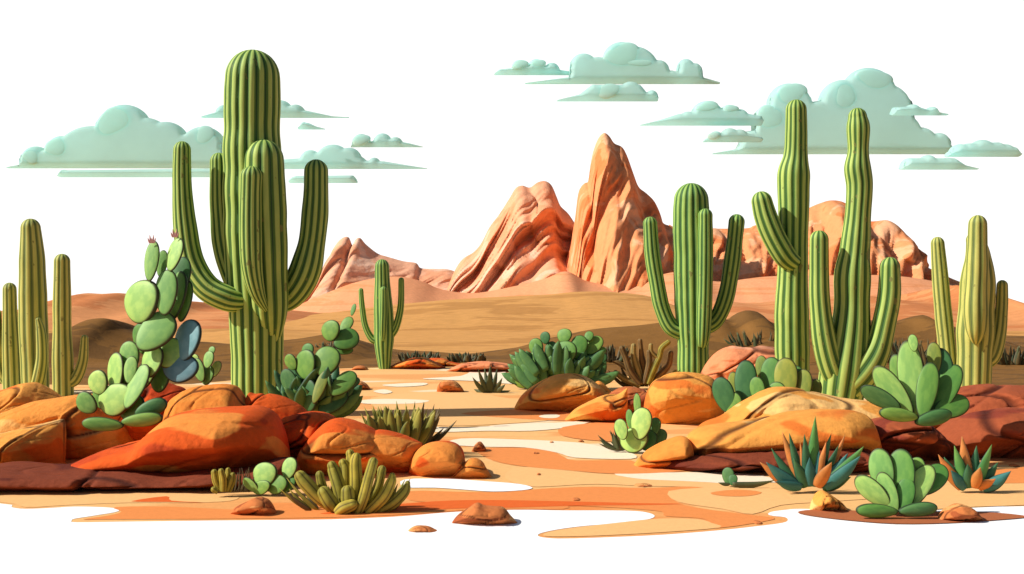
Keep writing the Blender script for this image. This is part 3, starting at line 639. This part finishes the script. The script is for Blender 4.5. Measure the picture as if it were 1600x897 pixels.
saguaro('small distant saguaro with two thin side arms by the path end', 31.3,
    [(601, 577, 9), (600, 545, 14), (600, 505, 16), (598, 460, 13.5), (597, 416, 11)],
    [[(596, 533, 7), (582, 530, 6), (571, 510, 5), (566, 480, 4.5), (564, 454, 4)], [(606, 528, 7), (618, 512, 6.5), (626, 480, 5.5), (627, 438, 4.5)],
     [(600, 532, 3, -.2), (600, 515, 6, -.24), (601, 485, 6.5, -.25), (601, 453, 5.5, -.25)]], M_CAG, 12, 8, seed=10)
saguaro('three armed saguaro right of the tall orange peak, arms like a candlestick', 27,
    [(1083, 592, 23), (1083, 540, 25), (1082, 470, 28), (1081, 400, 29), (1080, 350, 28.5), (1080, 313, 27)],
    [[(1068, 520, 13), (1048, 510, 13), (1034, 480, 12.5), (1026, 440, 12.5), (1019, 395, 12), (1016, 350, 11.5)], [(1096, 512, 13), (1118, 500, 13), (1134, 465, 13), (1144, 410, 13), (1151, 347, 12.5)],
     [(1094, 540, 7, -.30), (1095, 520, 11, -.36), (1097, 460, 12, -.38), (1098, 400, 12, -.38), (1098, 339, 11.5, -.38)]], M_CAG, 16, 10, seed=20)
saguaro('tall narrow necked column cactus with one fat bent left arm', 22,
    [(1240, 640, 26), (1238, 560, 27), (1237, 480, 26), (1239, 400, 23), (1240, 330, 24), (1240, 275, 25), (1243, 244, 19.5), (1244, 210, 17.5), (1244, 172, 16.5)],
    [[(1238, 412, 14, -.15), (1222, 400, 18, -.22), (1204, 370, 19, -.25), (1192, 340, 18, -.25), (1186, 317, 16.5, -.25)]], M_CAC, 13, 10, seed=30)
saguaro('tall knobbly column cactus with one thin left and one curved right arm', 20.5,
    [(1312, 628, 34), (1320, 575, 38), (1330, 500, 29), (1332, 430, 28), (1336, 390, 23), (1341, 330, 20), (1343, 290, 20.5), (1340, 262, 20.5), (1341, 235, 16.5), (1341, 200, 18), (1340, 183, 14.5)],
    [[(1315, 600, 20, -.05), (1297, 575, 20, -.12), (1284, 530, 19, -.16), (1277, 470, 16, -.16), (1276, 420, 15, -.16), (1276, 375, 14.5, -.16)],
     [(1322, 605, 24, -.1), (1345, 580, 25, -.15), (1366, 545, 21, -.15), (1378, 500, 18, -.15), (1385, 460, 18, -.15), (1386, 418, 16, -.15)]], M_CAC, 12, 9, seed=40)
GF = 'dusty grey green column cacti'
saguaro('grey green cactus at far right with a long bright front column', 24,
    [(1522, 618, 24), (1523, 560, 27), (1525, 500, 28), (1528, 440, 26), (1528, 400, 20), (1524, 376, 14)],
    [[(1515, 534, 6, -.33), (1513, 512, 16, -.40), (1512, 470, 18, -.42), (1514, 420, 16.5, -.42), (1515, 352, 14, -.42)],
     [(1535, 570, 10), (1551, 556, 12), (1561, 520, 11), (1565, 480, 9.5), (1566, 446, 8.5)]], M_CAY, 12, 8, GF, 50)
saguaro('single slender column at right, left neighbour of the bright fronted cactus', 24.5,
    [(1484, 610, 13), (1480, 550, 14), (1473, 480, 13.5), (1468, 420, 12.5), (1465, 381, 11)], [], M_CAY, 10, 8, GF, 55)
saguaro('short armless column cut by the left edge', 24.5, [(20, 622, 14), (18, 560, 14.5), (16, 500, 12), (15, 452, 10.5)], [[(14, 600, 8), (2, 580, 9), (-5, 530, 9), (-6, 490, 8)]], M_CAY, 10, 7, GF, 60)
saguaro('thick tall grey green column near the left edge, highest of its cluster', 24,
    [(56, 622, 20), (54, 560, 22), (52, 500, 22), (51, 440, 21), (50, 395, 18.5), (48, 357, 15.5)], [[(58, 600, 9, -.1), (66, 592, 10, -.2), (72, 560, 9, -.22), (70, 520, 8, -.2), (66, 500, 5, -.2)]], M_CAY, 11, 8, GF, 63)
saguaro('slim grey green column with a stubby low right arm, at the left', 23.5,
    [(99, 622, 16), (98, 560, 16), (97, 500, 14.5), (97, 450, 14), (97, 409, 12.5)], [[(103, 600, 8), (118, 592, 9), (129, 565, 8), (132, 529, 6)]], M_CAY, 10, 7, GF, 66)

# ------------------------------------------------------------ pads, blades and stems
def pad_mesh():
    A, B = 40, 22; vs = []; fs = []; rim = []
    for i in range(B + 1):
        a = math.pi * i / B; s_, c_ = math.sin(a), math.cos(a)
        for j in range(A):
            th = 2 * math.pi * j / A; x = math.sin(th); z = -math.cos(th)
            wx = x * (.5 * (1 + .16 * z)); wz = z * .5 + .5
            vs.append(((wx) * s_, math.copysign(abs(c_) ** .7, c_) * .5, .5 + (wz - .5) * s_)); rim.append(s_)
    for i in range(B):
        for j in range(A): fs.append((i * A + j, (i + 1) * A + j, (i + 1) * A + (j + 1) % A, i * A + (j + 1) % A))
    me = bpy.data.meshes.new('pad'); me.from_pydata(vs, [], fs); me.update()
    a = me.attributes.new('rim', 'FLOAT', 'POINT'); a.data.foreach_set('value', rim)
    me.polygons.foreach_set('use_smooth', [True] * len(me.polygons)); return me
PADBASE = pad_mesh(); PADS = {}
def pad(parent, cx, cy, hw, hh, ang, Y, mat, yaw=0, tilt=0, thick=None):
    """cx, cy: centre in the photo, hw, hh: half width and height, ang: lean to the right in degrees"""
    if mat.name not in PADS:
        me = PADBASE.copy(); me.materials.append(mat); PADS[mat.name] = me
    k_ = Y / S; o = bpy.data.objects.new('pad', PADS[mat.name]); COL.objects.link(o); o.parent = parent
    hgt = 2 * hh * k_; hw *= 1.1; hh *= 1.04; wd = 2 * hw * k_; th = thick * k_ if thick else min(wd, hgt) * .27
    c = P(cx, cy, Y)
    if thick is None: yaw = yaw * .7 - 27; tilt = -13
    wd = 2 * hw * k_ / max(.35, math.cos(R(yaw)))
    Mx = Matrix.Rotation(R(ang), 4, 'Y') @ Matrix.Rotation(R(tilt), 4, 'X') @ Matrix.Rotation(R(yaw), 4, 'Z') @ Matrix.Diagonal((wd, th, hgt, 1))
    base = c - (Mx @ Vector((0, 0, .5, 1))).to_3d()
    o.matrix_local = Matrix.Translation(base - parent.location) @ Mx
    return o
def blade(parent, base, tip, wd, mat, name='leaf', curve=.12, roll=0, thick=.25, blunt=False, n=14):
    """base, tip: world points; wd: width in metres"""
    base = Vector(base); tip = Vector(tip); d = tip - base; L = d.length; dn = d.normalized()
    side = Vector((0, 1, 0)).cross(dn)
    if side.length < .1: side = Vector((1, 0, 0))
    side = (Matrix.Rotation(roll, 4, dn) @ side.normalized()); nr = dn.cross(side).normalized()
    bend = Vector((0, 0, 1)) - dn * dn.z
    vs = []; fs = []; rim = []; ln = []; m = 10; loops = []
    for i in range(n + 1):
        t = i / n; c = base + d * t - bend * (curve * L * math.sin(math.pi * t) * .5)
        w_ = wd * .5 * (.42 + .58 * math.sin(math.pi * min(1, t * 1.15) ** .8 * .62 + .35)) * (1 - t ** (6 if blunt else 2.6)) + .0005
        loop = []
        for j in range(m):
            a = 2 * math.pi * j / m; ca, sa = math.cos(a), math.sin(a)
            off = side * (ca * w_) + nr * (sa * w_ * thick + abs(ca) * w_ * .28)
            loop.append(len(vs)); vs.append(c + off); rim.append(abs(ca)); ln.append(t)
        loops.append(loop)
    for a, b in zip(loops, loops[1:]):
        for j in range(m): fs.append((a[j], a[(j + 1) % m], b[(j + 1) % m], b[j]))
    fs.append(tuple(reversed(loops[0]))); fs.append(tuple(loops[-1]))
    return mesh(name, vs, fs, mat, base, parent, {'rim': rim, 'len': ln})
def stem(parent, pts, Y, mat, name='stem', ribs=5, depth=.14, seed=0):
    q = []
    for p in pts:
        px, py, r = p[:3]; dy = p[3] if len(p) > 3 else 0
        v = P(px, py, Y); q.append((v.x, v.y + dy, v.z, r * Y / S))
    v, f, a = tube(q, ribs, depth, spr=4, seed=seed, wob=.08)
    return mesh(name, v, f, mat, Vector(q[0][:3]), parent, a)
def plant(name, label, cat, px, py, Y, group=None):
    r_ = empty(name, P(px, py, Y)); return tag(r_, label, cat, group)

# the big prickly pear on the left outcrop
GPP = 'prickly pears and paddle plants'
p = plant('prickly_pear', 'tall light green prickly pear with many round pads on the left outcrop', 'cactus', 190, 668, 13.6, GPP)
for cx, cy, hw, hh, an, dy, mt, yw in [
    (237, 408, 11, 33, 3, .05, M_PAD, 15), (253, 412, 8, 22, 4, .15, M_PAD, 30), (273, 398, 12, 28, 12, .05, M_PAD, -10), (283, 432, 14, 32, 4, .25, M_PADD, 20),
    (260, 457, 17, 37, 0, -.02, M_PAD, 15), (275, 462, 17, 40, 6, .18, M_PADM, -20), (222, 472, 29, 35, -6, .08, M_PAD, -5), (243, 519, 24, 37, 42, -.05, M_PAD, 8),
    (293, 532, 21, 34, 8, .02, M_PADB, -15), (281, 575, 28, 24, 15, -.02, M_PADB, 5), (222, 530, 14, 26, -20, .2, M_PADM, 0), (250, 590, 16, 24, 0, .12, M_PADM, 0), (160, 620, 16, 20, -20, .1, M_PADM, 0), (228, 585, 14, 24, 12, .1, M_PAD, 0), (288, 470, 12, 34, 6, .2, M_PADM, 0), (195, 600, 14, 26, 0, .1, M_PADM, 0), (266, 552, 22, 25, 22, .05, M_PAD, 15), (238, 565, 17, 26, 8, -.02, M_PAD, -10),
    (203, 556, 15, 24, -14, .10, M_PAD, 20), (181, 582, 15, 32, -4, .06, M_PAD, -20), (154, 598, 16, 20, -28, .04, M_PAD, 10), (204, 578, 10, 22, 4, -.06, M_PAD, 20),
    (213, 604, 14, 38, 22, -.14, M_PAD, -8), (181, 625, 28, 26, -4, -.05, M_PAD, 5), (136, 630, 15, 20, -60, -.02, M_PAD, 15), (205, 636, 20, 22, 20, -.02, M_PADM, -10)]:
    pad(p, cx, cy, hw, hh, an, 13.9 + dy, mt, yw)
for cx, cy, hw, hh, an, dy, mt in [(161, 663, 10, 33, -86, -.25, M_PADM), (222, 656, 10, 33, 84, -.22, M_PADM), (236, 638, 12, 27, 68, -.08, M_PADD)]:
    pad(p, cx, cy, hw, hh, an, 13.6 + dy, mt, 0, 0, 16)
for (cx, cy) in [(237, 380), (273, 371)]:
    for q in range(5):
        a = P(cx + (q - 2) * 1.5, cy, 13.95); b = P(cx + (q - 2) * 3.2, cy - 9 - (q % 2) * 5, 13.95); blade(p, a, b, .02, L_PNK, 'petal')
p = plant('prickly_pear', 'small pale green prickly pear between the tall one and the big saguaro', 'cactus', 322, 603, 15.6, GPP)
for cx, cy, hw, hh, an, dy, mt, yw in [(311, 578, 9, 20, -22, 0, M_PAD, 10), (326, 562, 8, 14, 6, -.03, M_PAD, 0), (337, 577, 7, 14, 22, 0, M_PAD, 15), (324, 586, 11, 16, 6, .03, M_PADM, -10), (306, 562, 6, 9, -30, .05, M_PAD, 0), (331, 548, 5, 7, 10, 0, M_PAD, 0)]:
    pad(p, cx, cy, hw, hh, an, 15.6 + dy, mt, yw)
# leafy shrub with pads right of the big saguaro
p = plant('leafy_shrub', 'dark green shrub topped with round pads, right of the big saguaro trunk', 'shrub', 500, 655, 18, None)
rg = random.Random(5)
for q in range(90):
    a = rg.uniform(-75, 62); L = rg.uniform(.35, .62); bx = 498 + rg.uniform(-38, 30); by = 655 - rg.uniform(0, 30)
    b0 = P(bx, by, 18 + rg.uniform(-.3, .3)); b1 = b0 + Vector((math.sin(R(a)) * L, rg.uniform(-.2, .2), math.cos(R(a)) * L))
    blade(p, b0, b1, rg.uniform(.14, .2), L_SHR if q % 4 else L_DGRN, roll=rg.uniform(-.8, .8), n=8, blunt=True)
for cx, cy, hw, hh, an, dy, mt, yw in [
    (517, 517, 14, 17, -8, -.1, M_PADM, 0), (541, 531, 15, 21, 62, -.12, M_PADM, 10), (541, 508, 8, 15, 32, 0, M_PADM, 0), (552, 484, 3.5, 10, 14, 0, M_PADM, 0), (538, 548, 5.5, 14, 84, -.1, M_PADM, 0),
    (510, 565, 19, 25, 20, -.25, M_PADM, 8), (478, 570, 16, 24, -10, -.2, M_PADM, -12), (481, 548, 9, 12, 0, .1, M_PADM, 0), (455, 566, 9, 14, -35, -.1, M_PADM, 0), (536, 600, 13, 26, 48, -.35, M_PADM, 12),
    (500, 605, 8, 28, 20, -.4, M_PADO, 10), (454, 600, 12, 26, -28, -.2, M_PADD, 10), (482, 618, 15, 26, -12, -.3, M_PADD, -10), (520, 628, 14, 28, 50, -.3, M_PADD, 5), (548, 600, 7, 16, 60, -.1, M_PADD, 0), (463, 585, 12, 22, -15, 0, M_PADD, 0)]:
    pad(p, cx, cy, hw, hh, an, 18 + dy, mt, yw)
# green pad shrub mid distance
p = plant('pad_shrub', 'round green shrub of small lobed pads behind the pointed golden boulder', 'shrub', 880, 606, 25, None)
for cx, cy, hw, hh, an, dy, mt, yw in [
    (882, 525, 10, 12, 5, 0, M_PADM, 0), (838, 543, 10, 15, -15, 0, M_PADM, 10), (883, 552, 16, 20, 5, -.3, M_PADM, 0), (835, 564, 13, 14, -20, -.2, M_PADM, 0), (818, 591, 15, 16, -60, -.1, M_PADM, 0),
    (904, 543, 12, 20, 15, -.1, M_PADM, 15), (928, 540, 10, 18, 38, 0, M_PADM, 0), (930, 562, 10, 20, 68, -.1, M_PADD, 0), (914, 580, 14, 22, 50, -.2, M_PADD, 0), (860, 575, 16, 24, -10, -.2, M_PADD, 10), (890, 588, 18, 20, 10, -.25, M_PADD, 0),
    (846, 592, 16, 20, -30, -.2, M_PADD, 0), (862, 548, 9, 15, -5, .1, M_PADD, 0), (920, 526, 6, 9, 20, 0, M_PADM, 0), (938, 548, 5, 10, 80, 0, M_PADM, 0), (852, 528, 7, 10, -10, .1, M_PADD, 0), (875, 600, 20, 18, 0, -.1, M_PADD, 0), (905, 560, 14, 20, 25, .2, M_PADD, 0)]:
    pad(p, cx, cy, hw, hh, an, 25 + dy, mt, yw)
for q in range(75):
    bx = 875 + rg.uniform(-48, 48); a = (bx - 875) * 1.2 + rg.uniform(-25, 25); L = rg.uniform(.45, .85); b0 = P(bx, 606 - rg.uniform(0, 28), 24.7 + rg.uniform(-.3, .3))
    blade(p, b0, b0 + Vector((math.sin(R(a)) * L * .8, rg.uniform(-.1, .2), math.cos(R(a)) * L * .8)), .24, L_SHR, roll=rg.uniform(-.6, .6), n=8, blunt=True)
# row of pads at the foot of the tall columns
p = plant('paddle_cactus', 'row of upright dark green pads at the foot of the tall columns', 'cactus', 1190, 640, 17.6, GPP)
for cx, cy, hw, hh, an, dy, mt, yw in [
    (1132, 618, 14, 30, -18, -.1, M_PADD, 0), (1165, 600, 15, 38, 4, 0, M_PADD, 10), (1184, 610, 10, 22, -8, -.12, M_PADM, 0), (1205, 590, 14, 33, 4, .05, M_PADM, 0), (1228, 594, 16, 36, 2, -.05, M_PADO, 8), (1240, 600, 13, 30, 12, .05, M_PADM, 0),
    (1254, 604, 12, 28, 8, -.1, M_PADO, 0), (1148, 610, 9, 30, -4, .08, M_PADO, 15), (1274, 612, 8, 20, 10, 0, M_PADO, 0), (1190, 575, 8, 20, 0, .15, M_PADO, 0), (1215, 620, 13, 24, -6, -.14, M_PADM, 0), (1145, 632, 13, 20, -10, -.16, M_PADM, 0)]:
    pad(p, cx, cy, hw, hh, an, 17.6 + dy, mt, yw)
# rosette of paddles on the right outcrop
p = plant('paddle_plant', 'green rosette of broad paddles on top of the right outcrop rocks', 'cactus', 1433, 660, 14.3, GPP)
for cx, cy, hw, hh, an, dy, mt, yw in [
    (1424, 592, 17, 62, -2, .05, M_PAD, 8), (1427, 536, 6, 14, -5, .04, M_PAD, 0), (1466, 600, 19, 58, 8, .10, M_PADD, 5), (1396, 612, 15, 48, -34, 0, M_PAD, 0), (1408, 590, 12, 38, -12, .12, M_PADM, 0), (1460, 560, 9, 26, 0, .15, M_PADO, 0), (1475, 612, 15, 50, 32, 0, M_PADM, -5),
    (1376, 622, 12, 34, -62, -.04, M_PADD, 0), (1486, 636, 15, 32, 70, -.08, M_PADM, 0), (1448, 610, 14, 46, 14, -.06, M_PADM, 10)]:
    pad(p, cx, cy, hw, hh, an, 14.2 + dy, mt, yw)
for cx, cy, hw, hh, an, mt in [(1404, 648, 10, 31, -82, M_PADM), (1458, 653, 11, 30, 76, M_PADD)]:
    pad(p, cx, cy, hw, hh, an, 13.95, mt, 0, 0, 16)
# front paddle plant
p = plant('paddle_plant', 'bright green paddle rosette in front on a painted ground shadow between two small rocks', 'cactus', 1400, 806, 11.2, GPP)
for cx, cy, hw, hh, an, dy, mt, yw in [
    (1378, 738, 16, 38, -6, .04, M_PAD, 5), (1408, 745, 17, 44, 3, 0, M_PADM, -6), (1364, 768, 14, 34, -48, -.03, M_PAD, 0), (1388, 770, 12, 34, -18, -.06, M_PAD, 6), (1432, 764, 15, 46, 38, -.04, M_PAD, 4), (1456, 750, 15, 32, 48, .05, M_PADM, 0), (1433, 732, 10, 18, 5, .06, M_PADM, 0), (1414, 775, 12, 30, 14, -.08, M_PADM, 0)]:
    pad(p, cx, cy, hw, hh, an, 11.2 + dy, mt, yw)
for cx, cy, hw, hh, an, mt in [(1370, 798, 10, 33, -88, M_PADM), (1434, 796, 10, 31, 84, M_PADD)]:
    pad(p, cx, cy, hw, hh, an, 11.0, mt, 0, 0, 16)
# small pears
p = plant('prickly_pear', 'small light green prickly pear beside the nose of the long slab', 'cactus', 990, 706, 15.4, GPP)
for cx, cy, hw, hh, an, dy, mt, yw in [
    (996, 634, 5, 20, -2, .05, M_PADM, 0), (1002, 662, 14, 26, 8, -.05, M_PAD, 0), (971, 671, 9, 17, -14, -.08, M_PAD, 0), (984, 655, 5, 16, -4, .05, M_PADM, 0), (990, 688, 20, 20, 0, -.02, M_PAD, 4), (1023, 667, 8, 15, 10, .08, M_PADD, 0), (1030, 684, 9, 15, 30, .1, M_PADD, 0), (1012, 688, 12, 17, 20, .05, M_PADD, 0)]:
    pad(p, cx, cy, hw, hh, an, 15.4 + dy, mt, yw)
for q in range(16):
    a = rg.uniform(-75, -15); b0 = P(972 + rg.uniform(-10, 8), 703, 15.4 + rg.uniform(0, .15)); L = rg.uniform(.18, .32)
    blade(p, b0, b0 + Vector((math.sin(R(a)) * L, 0, math.cos(R(a)) * L)), .05, L_GRY if q % 2 else L_BRN, n=8, roll=rg.uniform(-.5, .5))
p = plant('prickly_pear', 'small round green prickly pear in the shade of the broad red boulder', 'cactus', 425, 771, 12.2, GPP)
for cx, cy, hw, hh, an, dy, mt, yw in [
    (414, 742, 18, 20, 5, 0, M_PAD, 5), (452, 732, 11, 18, 12, .03, M_PAD, 0), (392, 758, 8, 16, -55, -.03, M_PAD, 0), (432, 757, 16, 16, 15, -.05, M_PADM, 0), (448, 756, 12, 16, 25, 0, M_PADM, 0), (408, 762, 15, 11, -10, -.06, M_PADM, 0)]:
    pad(p, cx, cy, hw, hh, an, 12.3 + dy, mt, yw)
# finger bushes
GB = 'desert bushes'
p = plant('finger_bush', 'large olive finger stemmed bush in front of the left outcrop', 'bush', 545, 803, 11.3, GB)
for i, st in enumerate([
    [(528, 796, 9, -.05), (518, 782, 12, -.08), (509, 768, 11, -.08)], [(522, 794, 8), (500, 778, 11), (478, 755, 12), (470, 745, 10)], [(536, 796, 9, .05), (530, 765, 11, .05), (520, 738, 10, .08), (517, 730, 8, .08)],
    [(545, 800, 8, -.06), (546, 780, 11, -.08), (545, 766, 10, -.08)], [(552, 797, 9, .03), (556, 760, 10, .03), (555, 725, 9, .03), (556, 716, 8, .03)], [(540, 796, 9, .08), (538, 760, 9, .08), (537, 735, 9, .1), (534, 726, 7, .1)],
    [(560, 800, 8, -.08), (570, 775, 9, -.1), (578, 745, 9, -.1), (585, 720, 8, -.1)], [(566, 798, 8, .04), (588, 765, 8, .04), (596, 735, 7, .04)], [(575, 800, 8, -.06), (600, 775, 9, -.06), (612, 752, 8, -.06), (614, 742, 5, -.06)],
    [(590, 800, 8, -.02), (615, 785, 9, -.02), (632, 768, 8, 0), (637, 755, 4, 0)], [(515, 792, 7, .1), (502, 765, 8, .1), (497, 745, 7, .1)], [(548, 795, 9, .12), (545, 755, 10, .14), (546, 722, 9, .14), (544, 712, 7, .14)], [(530, 798, 8, -.12), (540, 790, 11, -.14), (552, 785, 10, -.14)]]):
    stem(p, st, 11.4, S_OLV, seed=i)
for q in range(34):
    bx = rg.uniform(480, 620); a = (bx - 548) * .7 + rg.uniform(-12, 12); L = rg.uniform(.16, .42); b0 = P(bx, 799, 11.45 + rg.uniform(-.03, .15))
    blade(p, b0, b0 + Vector((math.sin(R(a)) * L, rg.uniform(-.03, .06), math.cos(R(a)) * L)), .055, L_OLV if q % 3 else L_BRN, n=8, roll=rg.uniform(-.6, .6))
p = plant('finger_bush', 'small dull olive finger bush left of the shaded round prickly pear', 'bush', 350, 770, 12.1, GB)
for i, st in enumerate([[(345, 767, 5), (338, 752, 6), (335, 738, 5)], [(350, 767, 5, -.03), (350, 750, 6, -.03), (347, 736, 5, -.03)], [(356, 767, 5), (362, 752, 6), (364, 742, 4)], [(352, 767, 4, .04), (355, 745, 5, .04), (355, 735, 3.5, .04)], [(342, 768, 4, -.04), (336, 764, 5, -.04)]]):
    stem(p, st, 12.2, S_OLV, seed=30 + i)
for q in range(34):
    bx = rg.uniform(345, 405); a = rg.uniform(-30, 30); L = rg.uniform(.08, .26); b0 = P(bx, 769, 12.3)
    blade(p, b0, b0 + Vector((math.sin(R(a)) * L, .02, math.cos(R(a)) * L)), .018, L_BRN, 'grass_blade', n=6)
p = plant('spiky_bush', 'ragged olive and brown bush peeping over the left outcrop beside the path', 'bush', 622, 700, 15.2, GB)
for q in range(90):
    bx = rg.uniform(600, 655); a = (bx - 625) * 1.1 + rg.uniform(-22, 22); L = rg.uniform(.38, .62); b0 = P(bx, 705, 15.2 + rg.uniform(-.15, .2))
    blade(p, b0, b0 + Vector((math.sin(R(a)) * L, rg.uniform(-.08, .08), math.cos(R(a)) * L)), .085, L_OLV if bx < 648 else L_BRN, n=8, roll=rg.uniform(-.7, .7))
stem(p, [(622, 690, 5, -.2), (632, 672, 6.5, -.2), (638, 652, 4.5, -.2)], 15.2, S_OLV, seed=50); stem(p, [(612, 690, 5, -.2), (612, 668, 6, -.2), (615, 650, 4, -.2)], 15.2, S_OLV, seed=51); stem(p, [(617, 690, 4, -.1), (622, 655, 5, -.1), (624, 642, 3.5, -.1)], 15.2, S_OLV, seed=52)
for a0, b0 in (((600, 680), (578, 660)), ((604, 686), (574, 670)), ((652, 700), (668, 670)), ((648, 700), (658, 675))):
    blade(p, P(*a0, 15.1), P(*b0, 15.1), .06, L_OLV, n=8)
for q in range(16):
    bx = 600 + q * 3.4; a = (bx - 625) * 1.0 + rg.uniform(-12, 12); L = rg.uniform(.34, .55); b0 = P(bx, 702, 15.0 + rg.uniform(-.1, .1))
    blade(p, b0, b0 + Vector((math.sin(R(a)) * L, -.08, math.cos(R(a)) * L)), .13, L_OLV, n=10, roll=rg.uniform(-.5, .5), blunt=True)
# small dark tuft
p = plant('agave_tuft', 'dark pointed grey green tuft standing on the far sandy path', 'agave', 768, 614, 24.2, GB)
for tx, ty, bw in [(738, 589, .1), (747, 576, .1), (757, 574, .1), (766, 570, .12), (777, 575, .1), (785, 590, .1), (790, 600, .1), (744, 600, .12), (752, 590, .14), (774, 588, .14), (764, 582, .16), (740, 608, .1), (798, 610, .1)]:
    blade(p, P(766 + (tx - 766) * .25, 614, 24.2), P(tx, ty, 24.2 + rg.uniform(-.2, .2)), bw, L_GRY, n=10)
# brown branching shrub
p = plant('coral_shrub', 'leafless brown shrub with knobbly forked branches left of the candlestick saguaro', 'shrub', 1008, 605, 24.8, GB)
for i, st in enumerate([
    [(1000, 600, 5), (985, 580, 6), (978, 560, 5), (972, 545, 5)], [(1003, 600, 5), (995, 575, 6), (990, 555, 5), (990, 541, 4.5)], [(1008, 600, 6), (1005, 575, 6.5), (1002, 555, 5), (1000, 533, 4)], [(1012, 600, 5), (1022, 575, 6), (1030, 558, 5), (1034, 544, 5), (1044, 535, 4)],
    [(1018, 600, 5), (1032, 585, 6), (1045, 570, 5), (1048, 552, 4.5)], [(1000, 603, 4), (975, 592, 5), (962, 582, 4)], [(1006, 600, 4), (1014, 570, 5), (1014, 550, 4)], [(1020, 602, 5), (1042, 594, 5), (1055, 582, 4)], [(988, 582, 4), (968, 568, 4), (960, 565, 3)], [(1028, 560, 4), (1018, 550, 4), (1017, 540, 3.5)]]):
    stem(p, st, 24.8 + (i % 3) * .1, [S_BRN, S_TAN, S_BRN, S_OLV][i % 4], 'branch', seed=70 + i)
for q in range(40):
    bx = rg.uniform(975, 1050); a = (bx - 1010) * 1.2 + rg.uniform(-15, 15); L = rg.uniform(.2, .55); b0 = P(bx, 604, 25.1)
    blade(p, b0, b0 + Vector((math.sin(R(a)) * L, .05, math.cos(R(a)) * L)), .08, L_BRN, n=8)
# dry scrub on the brown slope
GSC = 'dry scrub on the brown slope'
for i, (x, y, Y, wd_, hg, lb) in enumerate([
    (170, 538, 38, 26, 26, 'brown scrub on the slope between the slim left column and the tall prickly pear'), (214, 552, 36, 16, 16, 'low brown scrub hidden behind the tall prickly pear'),
    (1150, 520, 38, 22, 24, 'ragged brown scrub between the candlestick saguaro and the necked column'), (1192, 545, 35, 34, 30, 'wide brown scrub left of the necked column foot, behind the pink rock'),
    (1412, 560, 33, 22, 34, 'brown scrub right of the curved arm of the knobbly column'), (1450, 575, 31, 28, 44, 'tall brown green scrub behind the paddle rosette on the right outcrop'),
    (1590, 570, 33, 22, 26, 'brown scrub cut by the right edge of the view'), (950, 560, 34, 26, 22, 'brown scrub behind the leafless forked shrub'), (730, 560, 34, 22, 10, 'low brown scrub on the flat beyond the dark agave tuft'),
    (655, 562, 34.5, 24, 12, 'low brown scrub right of the distant small saguaro'), (520, 545, 36, 20, 12, 'brown scrub left of the distant small saguaro')]):
    p = plant('scrub', lb, 'shrub', x, y, Y, GSC); k_ = Y / S
    for q in range(60):
        bx = x + rg.uniform(-wd_, wd_) * 1.1; a = (bx - x) / wd_ * 45 + rg.uniform(-30, 30); L = hg * k_ * rg.uniform(.5, 1.1); b0 = P(bx, y, Y + rg.uniform(-.3, .3)); b0.z = max(-.02, b0.z - .1)
        blade(p, b0, b0 + Vector((math.sin(R(a)) * L, rg.uniform(-.1, .1), math.cos(R(a)) * L + .1)), rg.uniform(.07, .14), L_BRN if (q + i) % 3 else L_GRY, n=6, roll=rg.uniform(-.7, .7))
# agaves with pointed teal, green and orange leaves
GA = 'agaves with pointed leaves'
def agave(label, bx, by, Y, leaves):
    p = plant('agave', label, 'agave', bx, by, Y, GA)
    for tx, ty, wpx, mt, dy in leaves:
        fx = max(-1, min(1, (tx - bx) / 80)); b0 = P(bx + fx * 22, by - 6 + abs(fx) * 3, Y + dy * .3); t0 = P(tx, ty, Y + dy)
        blade(p, b0, t0, wpx * 1.35 * Y / S, mt, curve=.10 if abs(fx) > .4 else .02, roll=rg.uniform(-.35, .35), thick=.3, n=16)
agave('wide agave of teal, green and orange pointed leaves by the long golden slab', 1268, 766, 12.4, [
    (1274, 650, 17, L_GRN, .05), (1233, 676, 13, L_DGRN, .05), (1222, 674, 13, L_ORG, .1), (1257, 678, 14, L_DGRN, 0), (1250, 690, 10, L_ORG, .02), (1299, 677, 13, L_DGRN, .08), (1291, 690, 11, L_ORG, .0), (1321, 678, 11, L_ORG, .12), (1311, 695, 14, L_DGRN, .05),
    (1350, 697, 19, L_GRN, -.02), (1345, 712, 18, L_TEAL, -.08), (1325, 708, 16, L_TEAL, .02), (1197, 722, 17, L_TEAL, -.05), (1187, 722, 17, L_ORG, .04), (1240, 716, 15, L_DGRN, -.05), (1300, 722, 17, L_ORG, -.14), (1212, 752, 14, L_TEAL, -.1), (1280, 705, 16, L_TEAL, .02), (1265, 715, 16, L_TEAL, -.06), (1205, 700, 12, L_DGRN, .1), (1330, 745, 14, L_DGRN, .02)])
agave('narrow agave of green and orange leaves near the right edge', 1518, 768, 12.4, [
    (1491, 696, 15, L_GRN, 0), (1503, 681, 16, L_ORG, .04), (1526, 696, 15, L_DGRN, .05), (1550, 694, 16, L_GRN, 0), (1466, 710, 15, L_ORG, 0), (1475, 714, 15, L_DGRN, .05), (1580, 736, 17, L_TEAL, -.05), (1532, 730, 15, L_ORG, -.12), (1512, 725, 16, L_DGRN, -.06), (1538, 715, 15, L_TEAL, .03), (1486, 735, 15, L_TEAL, -.06), (1556, 748, 14, L_ORG, -.08), (1500, 720, 15, L_TEAL, .0), (1560, 722, 14, L_DGRN, .05)])
p = plant('cactus_sprout', 'tiny green sprout left of the wide agave with fallen leaves beside it', 'cactus', 1141, 758, 12.8, GA)
pad(p, 1138, 744, 8, 14, -4, 12.8, M_PADD); pad(p, 1145, 750, 6, 9, 14, 12.75, M_PADD)
blade(p, P(1145, 757, 12.7), P(1212, 750, 12.7), .07, L_GRY); blade(p, P(1140, 757, 12.7), P(1122, 754, 12.7), .04, L_GRY)
